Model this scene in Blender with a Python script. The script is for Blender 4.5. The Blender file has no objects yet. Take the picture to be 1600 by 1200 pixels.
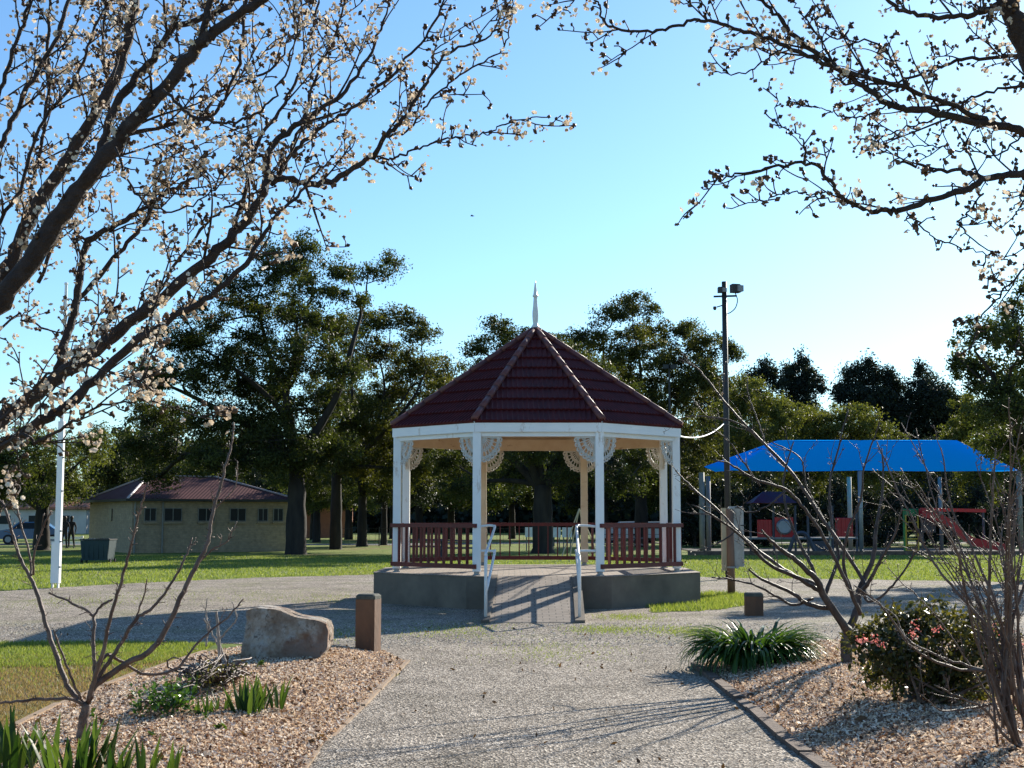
import bpy, math, random
import numpy as np
from mathutils import Vector, Matrix
R = math.radians
C = bpy.context.scene.collection
scn = bpy.context.scene

# ------------------------------------------------------------------ camera, sky, sun, exposure
F_PX, HC = 2155.0, 1.65
PITCH = math.atan(210 / F_PX)
cam_d = bpy.data.cameras.new("camera"); cam = bpy.data.objects.new("camera", cam_d); C.objects.link(cam)
cam.location = (0, 0, HC); cam.rotation_euler = (math.pi / 2 + PITCH, 0, 0)
cam_d.sensor_width = 36; cam_d.lens = 36 * F_PX / 1600; cam_d.clip_end = 3000; cam_d.clip_start = 0.05
scn.camera = cam
SUN_AZ, SUN_EL = R(33), R(23.5)
S = Vector((math.cos(SUN_EL) * math.sin(SUN_AZ), math.cos(SUN_EL) * math.cos(SUN_AZ), math.sin(SUN_EL)))
w = bpy.data.worlds.new("World"); scn.world = w; w.use_nodes = True
nt = w.node_tree; bg = nt.nodes["Background"]
sky = nt.nodes.new("ShaderNodeTexSky"); sky.sky_type = 'NISHITA'; sky.sun_disc = False
sky.sun_elevation = SUN_EL; sky.sun_rotation = SUN_AZ
sky.air_density = 1.0; sky.dust_density = 0.3; sky.ozone_density = 1.2
wb = nt.nodes.new("ShaderNodeMix"); wb.data_type = 'RGBA'; wb.blend_type = 'MULTIPLY'; wb.inputs[0].default_value = 1
wb.inputs[7].default_value = (.70, .99, 1.24, 1)      # cool white balance of the photograph
nt.links.new(sky.outputs[0], wb.inputs[6]); nt.links.new(wb.outputs[2], bg.inputs[0]); bg.inputs[1].default_value = 0.08
sl = bpy.data.lights.new("sun", 'SUN'); sl.energy = 5.0; sl.angle = R(0.5); sl.color = (1, 0.93, 0.80)
so = bpy.data.objects.new("sun", sl); C.objects.link(so); so.rotation_euler = S.to_track_quat('Z', 'Y').to_euler()
so.location = (30, 40, 40)
scn.view_settings.view_transform = 'Standard'; scn.view_settings.look = 'None'
scn.view_settings.exposure = 0.95; scn.view_settings.gamma = 1
scn.cycles.max_bounces = 6; scn.cycles.transparent_max_bounces = 8

# ------------------------------------------------------------------ pixel helpers (photo pixels -> world points)
FW = np.array((0, math.cos(PITCH), math.sin(PITCH))); UP = np.array((0, -math.sin(PITCH), math.cos(PITCH)))
def ray(px, py): return FW + np.array((1, 0, 0)) * ((px - 800) / F_PX) + UP * ((600 - py) / F_PX)
def P(px, py, Y):
    d = ray(px, py); return np.array((0, 0, HC)) + d * (Y / d[1])
def G(px, py, z=0.0):
    d = ray(px, py); return np.array((0, 0, HC)) + d * ((z - HC) / d[2])
def PXM(Y): return Y / F_PX

# ------------------------------------------------------------------ mesh builder
ORG = {}
class MB:
    def __init__(s): s.V = []; s.F = []; s.T = []; s.n = 0
    def add(s, V, F, t=0.5):
        V = np.asarray(V, float).reshape(-1, 3)
        for f in (F if isinstance(F, list) and len(F) and isinstance(F[0], np.ndarray) and F[0].ndim == 2 else [np.asarray(F)]):
            if f.ndim == 1: f = f.reshape(1, -1)
            s.F.append(f.astype(np.int64) + s.n)
        s.V.append(V); s.T.append(np.broadcast_to(np.asarray(t, float), (len(V),)).copy()); s.n += len(V)
    def faces(s, V, fl, t=0.5):
        d = {}
        for f in fl: d.setdefault(len(f), []).append(f)
        s.add(V, [np.array(v) for v in d.values()], t)
    def build(s, name, mat, parent=None, smooth=False, org=None):
        V = np.concatenate(s.V); T = np.concatenate(s.T)
        o0 = np.zeros(3)
        if parent is not None: o0 = ORG[parent.as_pointer()]
        loc = np.zeros(3)
        if parent is None and org is not None: loc = np.array(org, float)
        me = bpy.data.meshes.new(name)
        V = V - o0 - loc
        me.vertices.add(len(V)); me.vertices.foreach_set('co', V.ravel())
        nl = sum(f.size for f in s.F); me.loops.add(nl)
        me.loops.foreach_set('vertex_index', np.concatenate([f.ravel() for f in s.F]))
        cnt = np.concatenate([np.full(len(f), f.shape[1]) for f in s.F])
        st = np.concatenate([[0], np.cumsum(cnt)[:-1]])
        me.polygons.add(len(cnt)); me.polygons.foreach_set('loop_start', st)
        a = me.attributes.new('tint', 'FLOAT', 'POINT'); a.data.foreach_set('value', T)
        me.update(calc_edges=True)
        me.polygons.foreach_set('use_smooth', np.full(len(cnt), bool(smooth)))
        me.validate(); me.materials.append(mat)
        o = bpy.data.objects.new(name, me); C.objects.link(o)
        if parent is not None: o.parent = parent
        o.location = loc
        ORG[o.as_pointer()] = o0 + loc if parent is not None else loc
        return o
def tag(o, label=None, cat=None, group=None, kind=None):
    if label: o['label'] = label
    if cat: o['category'] = cat
    if group: o['group'] = group
    if kind: o['kind'] = kind
    return o
def empty(name, loc, label, cat, group=None):
    o = bpy.data.objects.new(name, None); C.objects.link(o); o.location = tuple(loc); o.empty_display_size = .2
    ORG[o.as_pointer()] = np.array(loc, float); KEEP.append(o)
    return tag(o, label, cat, group)
KEEP = []
def copy_tree(o, loc, rz=0, sc=1.0, label=None):
    r = o.copy(); C.objects.link(r); r.location = tuple(loc); r.rotation_euler = (0, 0, rz); r.scale = (sc, sc, sc)
    if label: r['label'] = label
    for ch in [c for c in o.children]:
        k = ch.copy(); C.objects.link(k); k.parent = r
        for g in [c for c in ch.children]:
            q = g.copy(); C.objects.link(q); q.parent = k
    return r
BF = np.array([(0,3,2,1),(4,5,6,7),(0,1,5,4),(1,2,6,5),(2,3,7,6),(3,0,4,7)])
def box(mb, c, s, rz=0, t=.5):
    x, y, z = np.array(s) / 2
    v = np.array([(-x,-y,-z),(x,-y,-z),(x,y,-z),(-x,y,-z),(-x,-y,z),(x,-y,z),(x,y,z),(-x,y,z)])
    cr, sr = math.cos(rz), math.sin(rz)
    v = v @ np.array([[cr, sr, 0], [-sr, cr, 0], [0, 0, 1]])
    mb.add(v + np.array(c), BF, t)
def cbox(mb, c, s, b, rz=0):      # box with bevelled vertical edges and top
    x, y, z = np.array(s) / 2
    def ring(ix, zz): return [(-x+b+ix-ix*0, -y+ix, zz)]
    V = []
    for ins, zz in ((0, -z), (0, z - b), (b, z)):
        X, Y_ = x - ins, y - ins; q = b * .7
        V += [(-X+q,-Y_,zz),(X-q,-Y_,zz),(X,-Y_+q,zz),(X,Y_-q,zz),(X-q,Y_,zz),(-X+q,Y_,zz),(-X,Y_-q,zz),(-X,-Y_+q,zz)]
    V = np.array(V); fl = []
    for k in range(2):
        for i in range(8): fl.append((k*8+i, k*8+(i+1)%8, k*8+8+(i+1)%8, k*8+8+i))
    fl.append(tuple(range(16, 24))); fl.append(tuple(range(7, -1, -1)))
    cr, sr = math.cos(rz), math.sin(rz)
    V = V @ np.array([[cr, sr, 0], [-sr, cr, 0], [0, 0, 1]])
    mb.faces(V + np.array(c), fl)
def bar(mb, p, q, wd, ht, t=.5, up=(0,0,1)):
    p = np.array(p, float); q = np.array(q, float); d = q - p; d /= np.linalg.norm(d)
    a = np.cross(d, up); 
    if np.linalg.norm(a) < 1e-4: a = np.cross(d, (1, 0, 0))
    a /= np.linalg.norm(a); b = np.cross(a, d)
    V = [e + a * sx * wd / 2 + b * sy * ht / 2 for e in (p, q) for sx, sy in ((-1,-1),(1,-1),(1,1),(-1,1))]
    mb.add(V, BF, t)
def tube(mb, pts, rad, n=6, t=.5, cap=True):
    p = np.asarray(pts, float); m = len(p)
    rad = np.broadcast_to(np.asarray(rad, float), (m,))
    T = np.gradient(p, axis=0); T /= np.linalg.norm(T, axis=1, keepdims=True) + 1e-9
    ref = np.array((0, 0, 1.)) if abs(T[0][2]) < .9 else np.array((1., 0, 0))
    A = np.cross(T, ref); nn = np.linalg.norm(A, axis=1, keepdims=True)
    if nn.min() < .15:
        a = np.cross(T[0], ref); L = []
        for k in range(m):
            a = a - T[k] * a.dot(T[k]); a /= np.linalg.norm(a) + 1e-9; L.append(a)
        A = np.array(L)
    else: A /= nn
    B = np.cross(T, A)
    th = np.arange(n) * 2 * math.pi / n
    V = p[:, None, :] + rad[:, None, None] * (A[:, None, :] * np.cos(th)[None, :, None] + B[:, None, :] * np.sin(th)[None, :, None])
    i = np.arange(m - 1)[:, None] * n; j = np.arange(n)[None, :]; j2 = (j + 1) % n
    Fq = np.stack([i + j, i + j2, i + n + j2, i + n + j], -1).reshape(-1, 4)
    Fs = [Fq]
    if cap:
        Fs.append(np.array([list(range((m-1)*n, m*n))])); Fs.append(np.array([list(range(n-1, -1, -1))]))
    mb.add(V.reshape(-1, 3), Fs, t)
def lathe(mb, prof, x, y, n=12, t=.5):
    tube(mb, [(x, y, z) for r, z in prof], [r for r, z in prof], n, t)
def prism(mb, pts, z0, z1, t=.5):
    n = len(pts); V = [(x, y, z0) for x, y in pts] + [(x, y, z1) for x, y in pts]
    fl = [(i, (i+1)%n, n+(i+1)%n, n+i) for i in range(n)] + [tuple(range(n, 2*n)), tuple(range(n-1, -1, -1))]
    mb.faces(V, fl, t)
def cr(pts, k=6):                # Catmull-Rom through the rows of pts
    p = np.asarray(pts, float)
    if len(p) < 3:
        s = np.linspace(0, 1, k + 1)[:, None]; return p[0] * (1 - s) + p[-1] * s
    q = np.vstack([2*p[0]-p[1], p, 2*p[-1]-p[-2]]); out = []
    for i in range(len(p) - 1):
        a, b, c, d = q[i:i+4]
        for s in np.arange(k) / k:
            out.append(.5 * (2*b + (c-a)*s + (2*a-5*b+4*c-d)*s*s + (3*b-a-3*c+d)*s**3))
    out.append(p[-1]); return np.array(out)
def unit(v): v = np.asarray(v, float); return v / (np.linalg.norm(v, axis=-1, keepdims=True) + 1e-9)
def leaves(mb, c, size, rng, aspect=.45, jit=.35, t=None, updir=None, amt=0):
    n = len(c)
    a = unit(rng.normal(size=(n, 3)))
    if updir is not None: a = unit(a + np.array(updir) * amt)
    b = unit(np.cross(a, rng.normal(size=(n, 3))))
    L = size * (1 + jit * rng.normal(size=(n, 1))).clip(.4, 2) / 2
    V = np.stack([c - a*L, c + b*L*aspect, c + a*L, c - b*L*aspect], 1).reshape(-1, 3)
    Fq = np.arange(4*n).reshape(-1, 4)
    if t is None: t = rng.random(n)
    mb.add(V, Fq, np.repeat(t, 4))

# ------------------------------------------------------------------ materials
def nodes(name):
    m = bpy.data.materials.new(name); m.use_nodes = True; t = m.node_tree
    return m, t, t.nodes["Principled BSDF"], t.nodes["Material Output"]
def noise(t, sc, det=4, rough=.55, co=None, stretch=None):
    n = t.nodes.new("ShaderNodeTexNoise"); n.inputs['Scale'].default_value = sc; n.inputs['Detail'].default_value = det
    n.inputs['Roughness'].default_value = rough
    tc = t.nodes.new("ShaderNodeTexCoord"); mp = t.nodes.new("ShaderNodeMapping")
    if stretch: mp.inputs['Scale'].default_value = stretch
    t.links.new(tc.outputs['Object'], mp.inputs[0]); t.links.new(mp.outputs[0], n.inputs['Vector']); return n
def ramp(t, src, stops):
    r = t.nodes.new("ShaderNodeValToRGB"); e = r.color_ramp.elements
    while len(e) < len(stops): e.new(.5)
    for k, (p, c) in enumerate(stops): e[k].position = p; e[k].color = (*c, 1)
    t.links.new(src, r.inputs[0]); return r
def mixc(t, f, a, b, mode='MIX'):
    m = t.nodes.new("ShaderNodeMix"); m.data_type = 'RGBA'; m.blend_type = mode
    for s, v in ((m.inputs[0], f), (m.inputs[6], a), (m.inputs[7], b)):
        if hasattr(v, 'is_linked') or hasattr(v, 'links'): t.links.new(v, s)
        elif isinstance(v, tuple): s.default_value = (*v, 1)
        else: s.default_value = v
    return m.outputs[2]
def bump(t, b, src, st, dist=.02):
    n = t.nodes.new("ShaderNodeBump"); n.inputs['Strength'].default_value = st; n.inputs['Distance'].default_value = dist
    t.links.new(src, n.inputs['Height']); t.links.new(n.outputs[0], b.inputs['Normal']); return n
def plain(name, c1, c2=None, sc=6, rough=.6, bs=.15, bsc=40, metal=0, spec=.4, stretch=None, stain=None):
    m, t, b, o = nodes(name); c2 = c2 or tuple(x * .75 for x in c1)
    n = noise(t, sc, 6, .6, stretch=stretch); r = ramp(t, n.outputs[0], [(.35, c1), (.68, c2)])
    col = r.outputs[0]
    if stain:
        n3 = noise(t, stain[1], 6, .7, stretch=stain[2] if len(stain) > 2 else None)
        r3 = ramp(t, n3.outputs[0], [(stain[3] if len(stain) > 3 else .58, (0, 0, 0)), (.75, (1, 1, 1))])
        col = mixc(t, r3.outputs[0], col, stain[0])
    t.links.new(col, b.inputs['Base Color'])
    b.inputs['Roughness'].default_value = rough; b.inputs['Metallic'].default_value = metal
    b.inputs['Specular IOR Level'].default_value = spec
    if bs:
        n2 = noise(t, bsc, 5, .6, stretch=stretch); bump(t, b, n2.outputs[0], bs, .02)
    return m
def foliage(name, c1, c2, trans=.35, tc=None, rough=.55, spec=.25, stops=None):
    m, t, b, o = nodes(name)
    at = t.nodes.new("ShaderNodeAttribute"); at.attribute_name = 'tint'
    r = ramp(t, at.outputs['Fac'], stops or [(0, c1), (1, c2)])
    t.links.new(r.outputs[0], b.inputs['Base Color']); b.inputs['Roughness'].default_value = rough
    b.inputs['Specular IOR Level'].default_value = spec
    tr = t.nodes.new("ShaderNodeBsdfTranslucent")
    tcol = mixc(t, 1.0, r.outputs[0], tc or (1.6, 1.5, .6), 'MULTIPLY')
    t.links.new(tcol, tr.inputs[0]); mx = t.nodes.new("ShaderNodeMixShader"); mx.inputs[0].default_value = trans
    t.links.new(b.outputs[0], mx.inputs[1]); t.links.new(tr.outputs[0], mx.inputs[2]); t.links.new(mx.outputs[0], o.inputs[0])
    return m
M = {}
M['leaf_gum'] = foliage('leaf_gum', (.012, .020, .008), (.088, .096, .026), .42, tc=(1.25, 1.35, .5))
M['leaf_gum2'] = foliage('leaf_gum2', (.014, .023, .008), (.125, .120, .030), .44, tc=(1.25, 1.3, .5))
M['leaf_dark'] = foliage('leaf_dark', (.007, .013, .011), (.032, .044, .030), .25)
M['leaf_olive'] = foliage('leaf_olive', (.055, .068, .020), (.17, .17, .045), .42, tc=(1.3, 1.35, .5))
M['leaf_green'] = foliage('leaf_green', (.025, .045, .014), (.13, .15, .04), .40)
M['leaf_oak'] = foliage('leaf_oak', (.014, .026, .010), (.080, .100, .028), .38)
M['leaf_bush'] = foliage('leaf_bush', (.018, .026, .008), (.11, .10, .028), .4, rough=.35, spec=.5)
M['aga'] = foliage('strap_leaf', (.016, .050, .012), (.075, .15, .03), .35, rough=.35, spec=.4)
M['iris'] = foliage('iris_leaf', (.018, .050, .012), (.075, .12, .03), .4, rough=.4)
M['grass'] = foliage('grass_blade', (.09, .145, .030), (.31, .34, .10), .45, tc=(1.3, 1.3, .6))
M['drygrass'] = foliage('dry_grass', (.15, .11, .05), (.36, .27, .14), .4, tc=(1.3, 1.2, .8))
M['petal'] = foliage('petal', (.60, .49, .37), (.88, .84, .76), .35, tc=(1.0, .9, .8), rough=.7)  # white petals; the tan end puts their shaded side into the colour
M['bud'] = foliage('bud', (.06, .035, .022), (.22, .13, .08), .15, tc=(1.2, .9, .7))
M['pink'] = foliage('pink_petal', (.80, .30, .25), (.88, .50, .42), .4, tc=(1, .8, .8))
M['bark_gum'] = plain('bark_gum', (.014, .011, .010), (.040, .032, .025), 3, .9, 1.0, 9, stretch=(1, 1, .25))
M['bark_pear'] = plain('bark_pear', (.030, .017, .013), (.062, .040, .033), 14, .75, 1.0, 45, stain=((.13, .11, .10), 9, (1, 1, 1), .60))
M['bark_thin'] = plain('bark_thin', (.085, .045, .032), (.19, .13, .10), 9, .6, .4, 60)
M['bark_grey'] = plain('bark_grey', (.35, .31, .27), (.20, .16, .13), 12, .8, .4, 60)
M['bark_crape'] = plain('bark_crape', (.035, .022, .018), (.10, .07, .058), 10, .55, .4, 60)
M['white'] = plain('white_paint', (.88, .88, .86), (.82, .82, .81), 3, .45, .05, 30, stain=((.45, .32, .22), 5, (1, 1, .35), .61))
M['cream'] = plain('cream_bounce_paint', (.72, .58, .42), (.62, .46, .30), 2.5, .5, .08, 30, stain=((.30, .13, .06), 4, (1, 1, 2), .60))  # cream paint with rusty stains; warm floor bounce put into its tone
M['whitepipe'] = plain('white_pipe', (.80, .80, .79), (.70, .70, .68), 8, .35, .03, 40)
M['lace'] = plain('lace_paint', (.66, .64, .60), (.52, .48, .42), 12, .6, .1, 60)
M['red_wood'] = plain('red_wood', (.13, .012, .010), (.085, .009, .008), 8, .5, .2, 40, stretch=(1, 1, .3))
M['tile'] = plain('roof_tile', (.088, .014, .014), (.052, .010, .011), 4, .5, .06, 60, spec=.12); M['ridge'] = plain('ridge_tile', (.17, .055, .045), (.10, .035, .032), 5, .5, .1, 50)
M['concrete'] = plain('concrete', (.21, .165, .125), (.11, .088, .068), 1.3, .9, .25, 50, stain=((.14, .12, .10), 1.1, (1, 1, 2.5), .6))
M['rock'] = None
M['galv'] = plain('galvanised', (.30, .31, .32), (.22, .23, .24), 3, .45, .1, 40, metal=.4)
M['polegrey'] = plain('dark_pole', (.035, .035, .034), (.022, .022, .022), 3, .55, .1, 30)
M['black'] = plain('black_metal', (.02, .02, .022), (.03, .03, .03), 10, .45, .05)
M['rust'] = plain('weathered_bollard', (.17, .080, .040), (.10, .050, .028), 4, .75, .35, 30, stretch=(1, 1, .4))
M['darktop'] = plain('bollard_top', (.055, .06, .05), (.10, .10, .08), 12, .9, .3, 50)
M['timber'] = plain('edging_timber', (.36, .25, .16), (.24, .16, .10), 4, .85, .4, 40)
M['timber2'] = plain('edging_brown', (.085, .055, .042), (.17, .12, .09), 5, .9, .8, 25)
M['dumpster'] = plain('dumpster_paint', (.010, .032, .042), (.015, .040, .048), 4, .6, .1, 20)
M['sail'] = foliage('shade_cloth', (.003, .30, .92), (.003, .34, .96), .55, tc=(1.0, 1.1, 1.15), rough=1, spec=0)
M['playred'] = plain('play_red', (.50, .015, .02), (.40, .012, .015), 4, .35, .02)
M['playdark'] = plain('play_dark', (.05, .05, .06), (.08, .08, .09), 4, .6, .05)
M['playblue'] = plain('play_blue', (.02, .05, .22), (.02, .04, .16), 4, .4, .02)
M['playyellow'] = plain('play_yellow', (.55, .36, .03), (.45, .28, .02), 4, .4, .02)
M['playgreen'] = plain('play_green', (.02, .18, .05), (.02, .14, .04), 4, .4, .02)
M['postgrey'] = plain('post_paint', (.22, .21, .19), (.17, .16, .14), 3, .6, .1)
M['postcream'] = plain('post_cream', (.5, .42, .28), (.42, .34, .22), 3, .6, .1)
M['glass'] = plain('dark_glass', (.010, .012, .014), (.014, .016, .018), 5, .35, 0, spec=.2)
M['skin'] = plain('skin', (.35, .2, .14), (.3, .17, .12), 5, .6, 0)
M['hair'] = plain('hair', (.02, .015, .01), (.03, .02, .015), 20, .6, 0)
M['cloth1'] = plain('dark_cloth', (.02, .022, .03), (.03, .03, .035), 8, .9, .1)
M['carblue'] = plain('blue_car_paint', (.03, .10, .22), (.03, .09, .20), 2, .25, 0, spec=.6)
M['carwhite'] = plain('white_car_paint', (.62, .64, .66), (.58, .60, .62), 2, .25, 0, spec=.6)
M['tyre'] = plain('tyre', (.02, .02, .02), (.025, .025, .025), 10, .9, .1)
M['wallpale'] = plain('pale_wall', (.62, .56, .50), (.55, .48, .42), 1, .8, .1)
M['terracotta'] = plain('terracotta', (.42, .16, .09), (.34, .13, .08), 4, .7, .2)
M['bird'] = plain('bird_feather', (.03, .03, .03), (.05, .045, .04), 20, .8, 0)
M['asphalt'] = plain('asphalt', (.16, .155, .15), (.12, .118, .115), 3, .95, .2, 60)
M['softfall'] = plain('softfall', (.025, .022, .02), (.045, .038, .03), 3, .95, .4, 30)

def lawn_mat():
    m, t, b, o = nodes('lawn')
    n1 = noise(t, .16, 3); n2 = noise(t, 2.2, 6, .7); n3 = noise(t, 45, 4, .7)
    green = ramp(t, n2.outputs[0], [(.3, (.085, .14, .03)), (.7, (.27, .30, .085))]).outputs[0]
    dry = ramp(t, n3.outputs[0], [(.3, (.13, .095, .045)), (.7, (.32, .24, .125))]).outputs[0]
    # brown frosted lawn lies in the near left corner and in bands across the park
    tc = t.nodes.new("ShaderNodeTexCoord"); sp = t.nodes.new("ShaderNodeSeparateXYZ"); t.links.new(tc.outputs['Object'], sp.inputs[0])
    mr = t.nodes.new("ShaderNodeMapRange"); mr.inputs[1].default_value = 17.2; mr.inputs[2].default_value = 15.0
    t.links.new(sp.outputs[1], mr.inputs[0])
    f = ramp(t, n1.outputs[0], [(.52, (0, 0, 0)), (.64, (.75, .75, .75))]).outputs[0]
    mx = t.nodes.new("ShaderNodeMath"); mx.operation = 'MAXIMUM'; t.links.new(f, mx.inputs[0]); t.links.new(mr.outputs[0], mx.inputs[1])
    n4 = noise(t, 3.0, 5, .7); mu = t.nodes.new("ShaderNodeMath"); mu.operation = 'MULTIPLY'
    q = ramp(t, n4.outputs[0], [(.38, (.25, .25, .25)), (.55, (1, 1, 1))]).outputs[0]
    t.links.new(mx.outputs[0], mu.inputs[0]); t.links.new(q, mu.inputs[1])
    c = mixc(t, mu.outputs[0], green, dry)
    c = mixc(t, .35, c, n3.outputs['Color'], 'OVERLAY')
    t.links.new(c, b.inputs['Base Color']); b.inputs['Roughness'].default_value = .95; b.inputs['Specular IOR Level'].default_value = .1
    bump(t, b, n3.outputs[0], .8, .04); return m
def gravel_mat(name, weeds=True, k=1.0):
    m, t, b, o = nodes(name)
    tc = t.nodes.new("ShaderNodeTexCoord")
    v = t.nodes.new("ShaderNodeTexVoronoi"); v.inputs['Scale'].default_value = 60; t.links.new(tc.outputs['Object'], v.inputs['Vector'])
    sep = t.nodes.new("ShaderNodeSeparateColor"); t.links.new(v.outputs['Color'], sep.inputs[0])
    c = ramp(t, sep.outputs[0], [(0, (.045, .038, .032)), (.3, (.20, .175, .15)), (.65, (.42, .37, .32)), (.85, (.64, .57, .49)), (1, (.90, .84, .75))]).outputs[0]
    n2 = noise(t, .9, 5, .65); c2 = ramp(t, n2.outputs[0], [(.3, (.62*k, .59*k, .54*k)), (.5, (.95*k, .91*k, .86*k)), (.7, (1.20*k, 1.15*k, 1.08*k))]).outputs[0]
    c = mixc(t, 1.0, c, c2, 'MULTIPLY')
    if weeds:
        n3 = noise(t, .55, 7, .75); n5 = noise(t, 25, 3, .7)
        f = ramp(t, n3.outputs[0], [(.50, (0, 0, 0)), (.66, (.7, .7, .7))]).outputs[0]
        g = ramp(t, n5.outputs[0], [(.4, (0, 0, 0)), (.55, (1, 1, 1))]).outputs[0]
        f = mixc(t, 1.0, f, g, 'MULTIPLY')
        c = mixc(t, f, c, (.20, .21, .075))
    t.links.new(c, b.inputs['Base Color']); b.inputs['Roughness'].default_value = .9; b.inputs['Specular IOR Level'].default_value = .15
    bump(t, b, v.outputs['Distance'], .9, .02); return m
M['lawn'] = lawn_mat(); M['gravel'] = gravel_mat('gravel', True, .86); M['gravelpath'] = gravel_mat('gravel_path', False, .84)
M['pebble'] = foliage('pebble', (.17, .155, .135), (.62, .58, .52), 0.0, stops=[(0, (.05, .042, .035)), (.3, (.19, .16, .13)), (.7, (.42, .365, .305)), (.9, (.62, .55, .47)), (1, (.92, .86, .76))], rough=.8)
M['chip'] = foliage('bark_chip', (.20, .11, .06), (.72, .56, .40), 0.30, stops=[(0, (.05, .025, .015)), (.18, (.22, .115, .065)), (.40, (.57, .41, .29)), (.7, (.84, .70, .54)), (1, (.96, .88, .77))], rough=.8, tc=(1, .90, .78))
M['soil'] = plain('mulch_soil', (.34, .22, .135), (.16, .09, .055), 30, .95, .8, 50)
def brick(name, c1, c2, mort, bw, bh, sc=1, off=.5, rough=.85, wall=False, mo=.008):
    m, t, b, o = nodes(name); tc = t.nodes.new("ShaderNodeTexCoord"); mp = t.nodes.new("ShaderNodeMapping")
    src = tc.outputs['Object']
    if wall:
        sp = t.nodes.new("ShaderNodeSeparateXYZ"); cb = t.nodes.new("ShaderNodeCombineXYZ"); ad = t.nodes.new("ShaderNodeMath")
        t.links.new(src, sp.inputs[0]); t.links.new(sp.outputs[0], ad.inputs[0]); t.links.new(sp.outputs[1], ad.inputs[1])
        t.links.new(ad.outputs[0], cb.inputs[0]); t.links.new(sp.outputs[2], cb.inputs[1]); src = cb.outputs[0]
    k = t.nodes.new("ShaderNodeTexBrick"); k.inputs['Scale'].default_value = sc; k.offset = off
    k.inputs['Brick Width'].default_value = bw; k.inputs['Row Height'].default_value = bh; k.inputs['Mortar Size'].default_value = mo
    k.inputs['Color1'].default_value = (*c1, 1); k.inputs['Color2'].default_value = (*c2, 1); k.inputs['Mortar'].default_value = (*mort, 1)
    t.links.new(src, k.inputs['Vector']); n = noise(t, 5, 6, .7)
    c = mixc(t, 1.0, k.outputs['Color'], ramp(t, n.outputs[0], [(.3, (.7, .68, .66)), (.7, (1.15, 1.12, 1.1))]).outputs[0], 'MULTIPLY')
    t.links.new(c, b.inputs['Base Color']); b.inputs['Roughness'].default_value = rough
    bump(t, b, k.outputs['Fac'], -.5, .01); return m
M['paver'] = brick('pavers', (.33, .27, .22), (.26, .215, .175), (.10, .085, .07), .22, .11)
M['brickwall'] = brick('cream_brick', (.38, .285, .18), (.31, .235, .15), (.26, .22, .17), .24, .086, wall=True)
def roof_metal():
    m, t, b, o = nodes('maroon_iron'); tc = t.nodes.new("ShaderNodeTexCoord")
    wv = t.nodes.new("ShaderNodeTexWave"); wv.inputs['Scale'].default_value = 2.0; wv.bands_direction = 'X'
    t.links.new(tc.outputs['Object'], wv.inputs['Vector']); n = noise(t, 1.5, 5)
    c = ramp(t, n.outputs[0], [(.3, (.055, .016, .018)), (.7, (.085, .026, .028))]).outputs[0]
    t.links.new(c, b.inputs['Base Color']); b.inputs['Roughness'].default_value = .75; b.inputs['Specular IOR Level'].default_value = .1; bump(t, b, wv.outputs[0], .5, .03); return m
M['iron'] = roof_metal()
def rock_mat():
    m, t, b, o = nodes('sandstone'); n = noise(t, 2.6, 9, .7); n2 = noise(t, 11, 8, .75); n3 = noise(t, 1.6, 5)
    c = ramp(t, n.outputs[0], [(.32, (.26, .17, .11)), (.46, (.48, .38, .29)), (.54, (.64, .58, .50)), (.7, (.76, .72, .66))]).outputs[0]
    d = ramp(t, n2.outputs[0], [(.54, (0, 0, 0)), (.64, (.85, .85, .85))]).outputs[0]
    c = mixc(t, d, c, (.12, .085, .065)); e = ramp(t, n3.outputs[0], [(.50, (0, 0, 0)), (.58, (.75, .75, .75))]).outputs[0]
    c = mixc(t, e, c, (.26, .12, .065))
    t.links.new(c, b.inputs['Base Color']); b.inputs['Roughness'].default_value = .92
    ad = t.nodes.new("ShaderNodeMath"); t.links.new(n.outputs[0], ad.inputs[0]); t.links.new(n2.outputs[0], ad.inputs[1])
    bump(t, b, ad.outputs[0], 1.0, .10); return m
M['timber2b'] = plain('weathered_post', (.22, .13, .09), (.14, .085, .06), 5, .85, .4, 30, stretch=(1, 1, .3)); M['rock'] = rock_mat(); M['iron_pale'] = plain('ridge_sun_tone', (.42, .32, .30), (.36, .28, .26), 3, .4, .05)

# ------------------------------------------------------------------ ground
def inside(pts, poly):
    x, y = pts[:, 0], pts[:, 1]; r = np.zeros(len(pts), bool); n = len(poly)
    for i in range(n):
        x1, y1 = poly[i]; x2, y2 = poly[(i+1) % n]
        c = (y1 > y) != (y2 > y)
        r ^= c & (x < (x2 - x1) * (y - y1) / ((y2 - y1) + 1e-12) + x1)
    return r
def edist(pts, poly):
    d = np.full(len(pts), 1e9); n = len(poly)
    for i in range(n):
        a = np.array(poly[i]); b = np.array(poly[(i+1) % n]); ab = b - a
        s = ((pts - a) @ ab / (ab @ ab)).clip(0, 1)[:, None]
        d = np.minimum(d, np.linalg.norm(pts - (a + s * ab), axis=1))
    return d
def pxpoly(l): return [tuple(G(x, y)[:2]) for x, y in l]
def jag(poly, step, amp, rng):
    out = []; n = len(poly)
    for i in range(n):
        a = np.array(poly[i]); b = np.array(poly[(i+1) % n]); L = np.linalg.norm(b - a); k = max(1, int(L / step)); 
        nn = np.array((b[1]-a[1], a[0]-b[0])) / (L + 1e-9)
        for j in range(k): out.append(tuple(a + (b - a) * j / k + nn * amp * rng.normal()))
    return out
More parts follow.
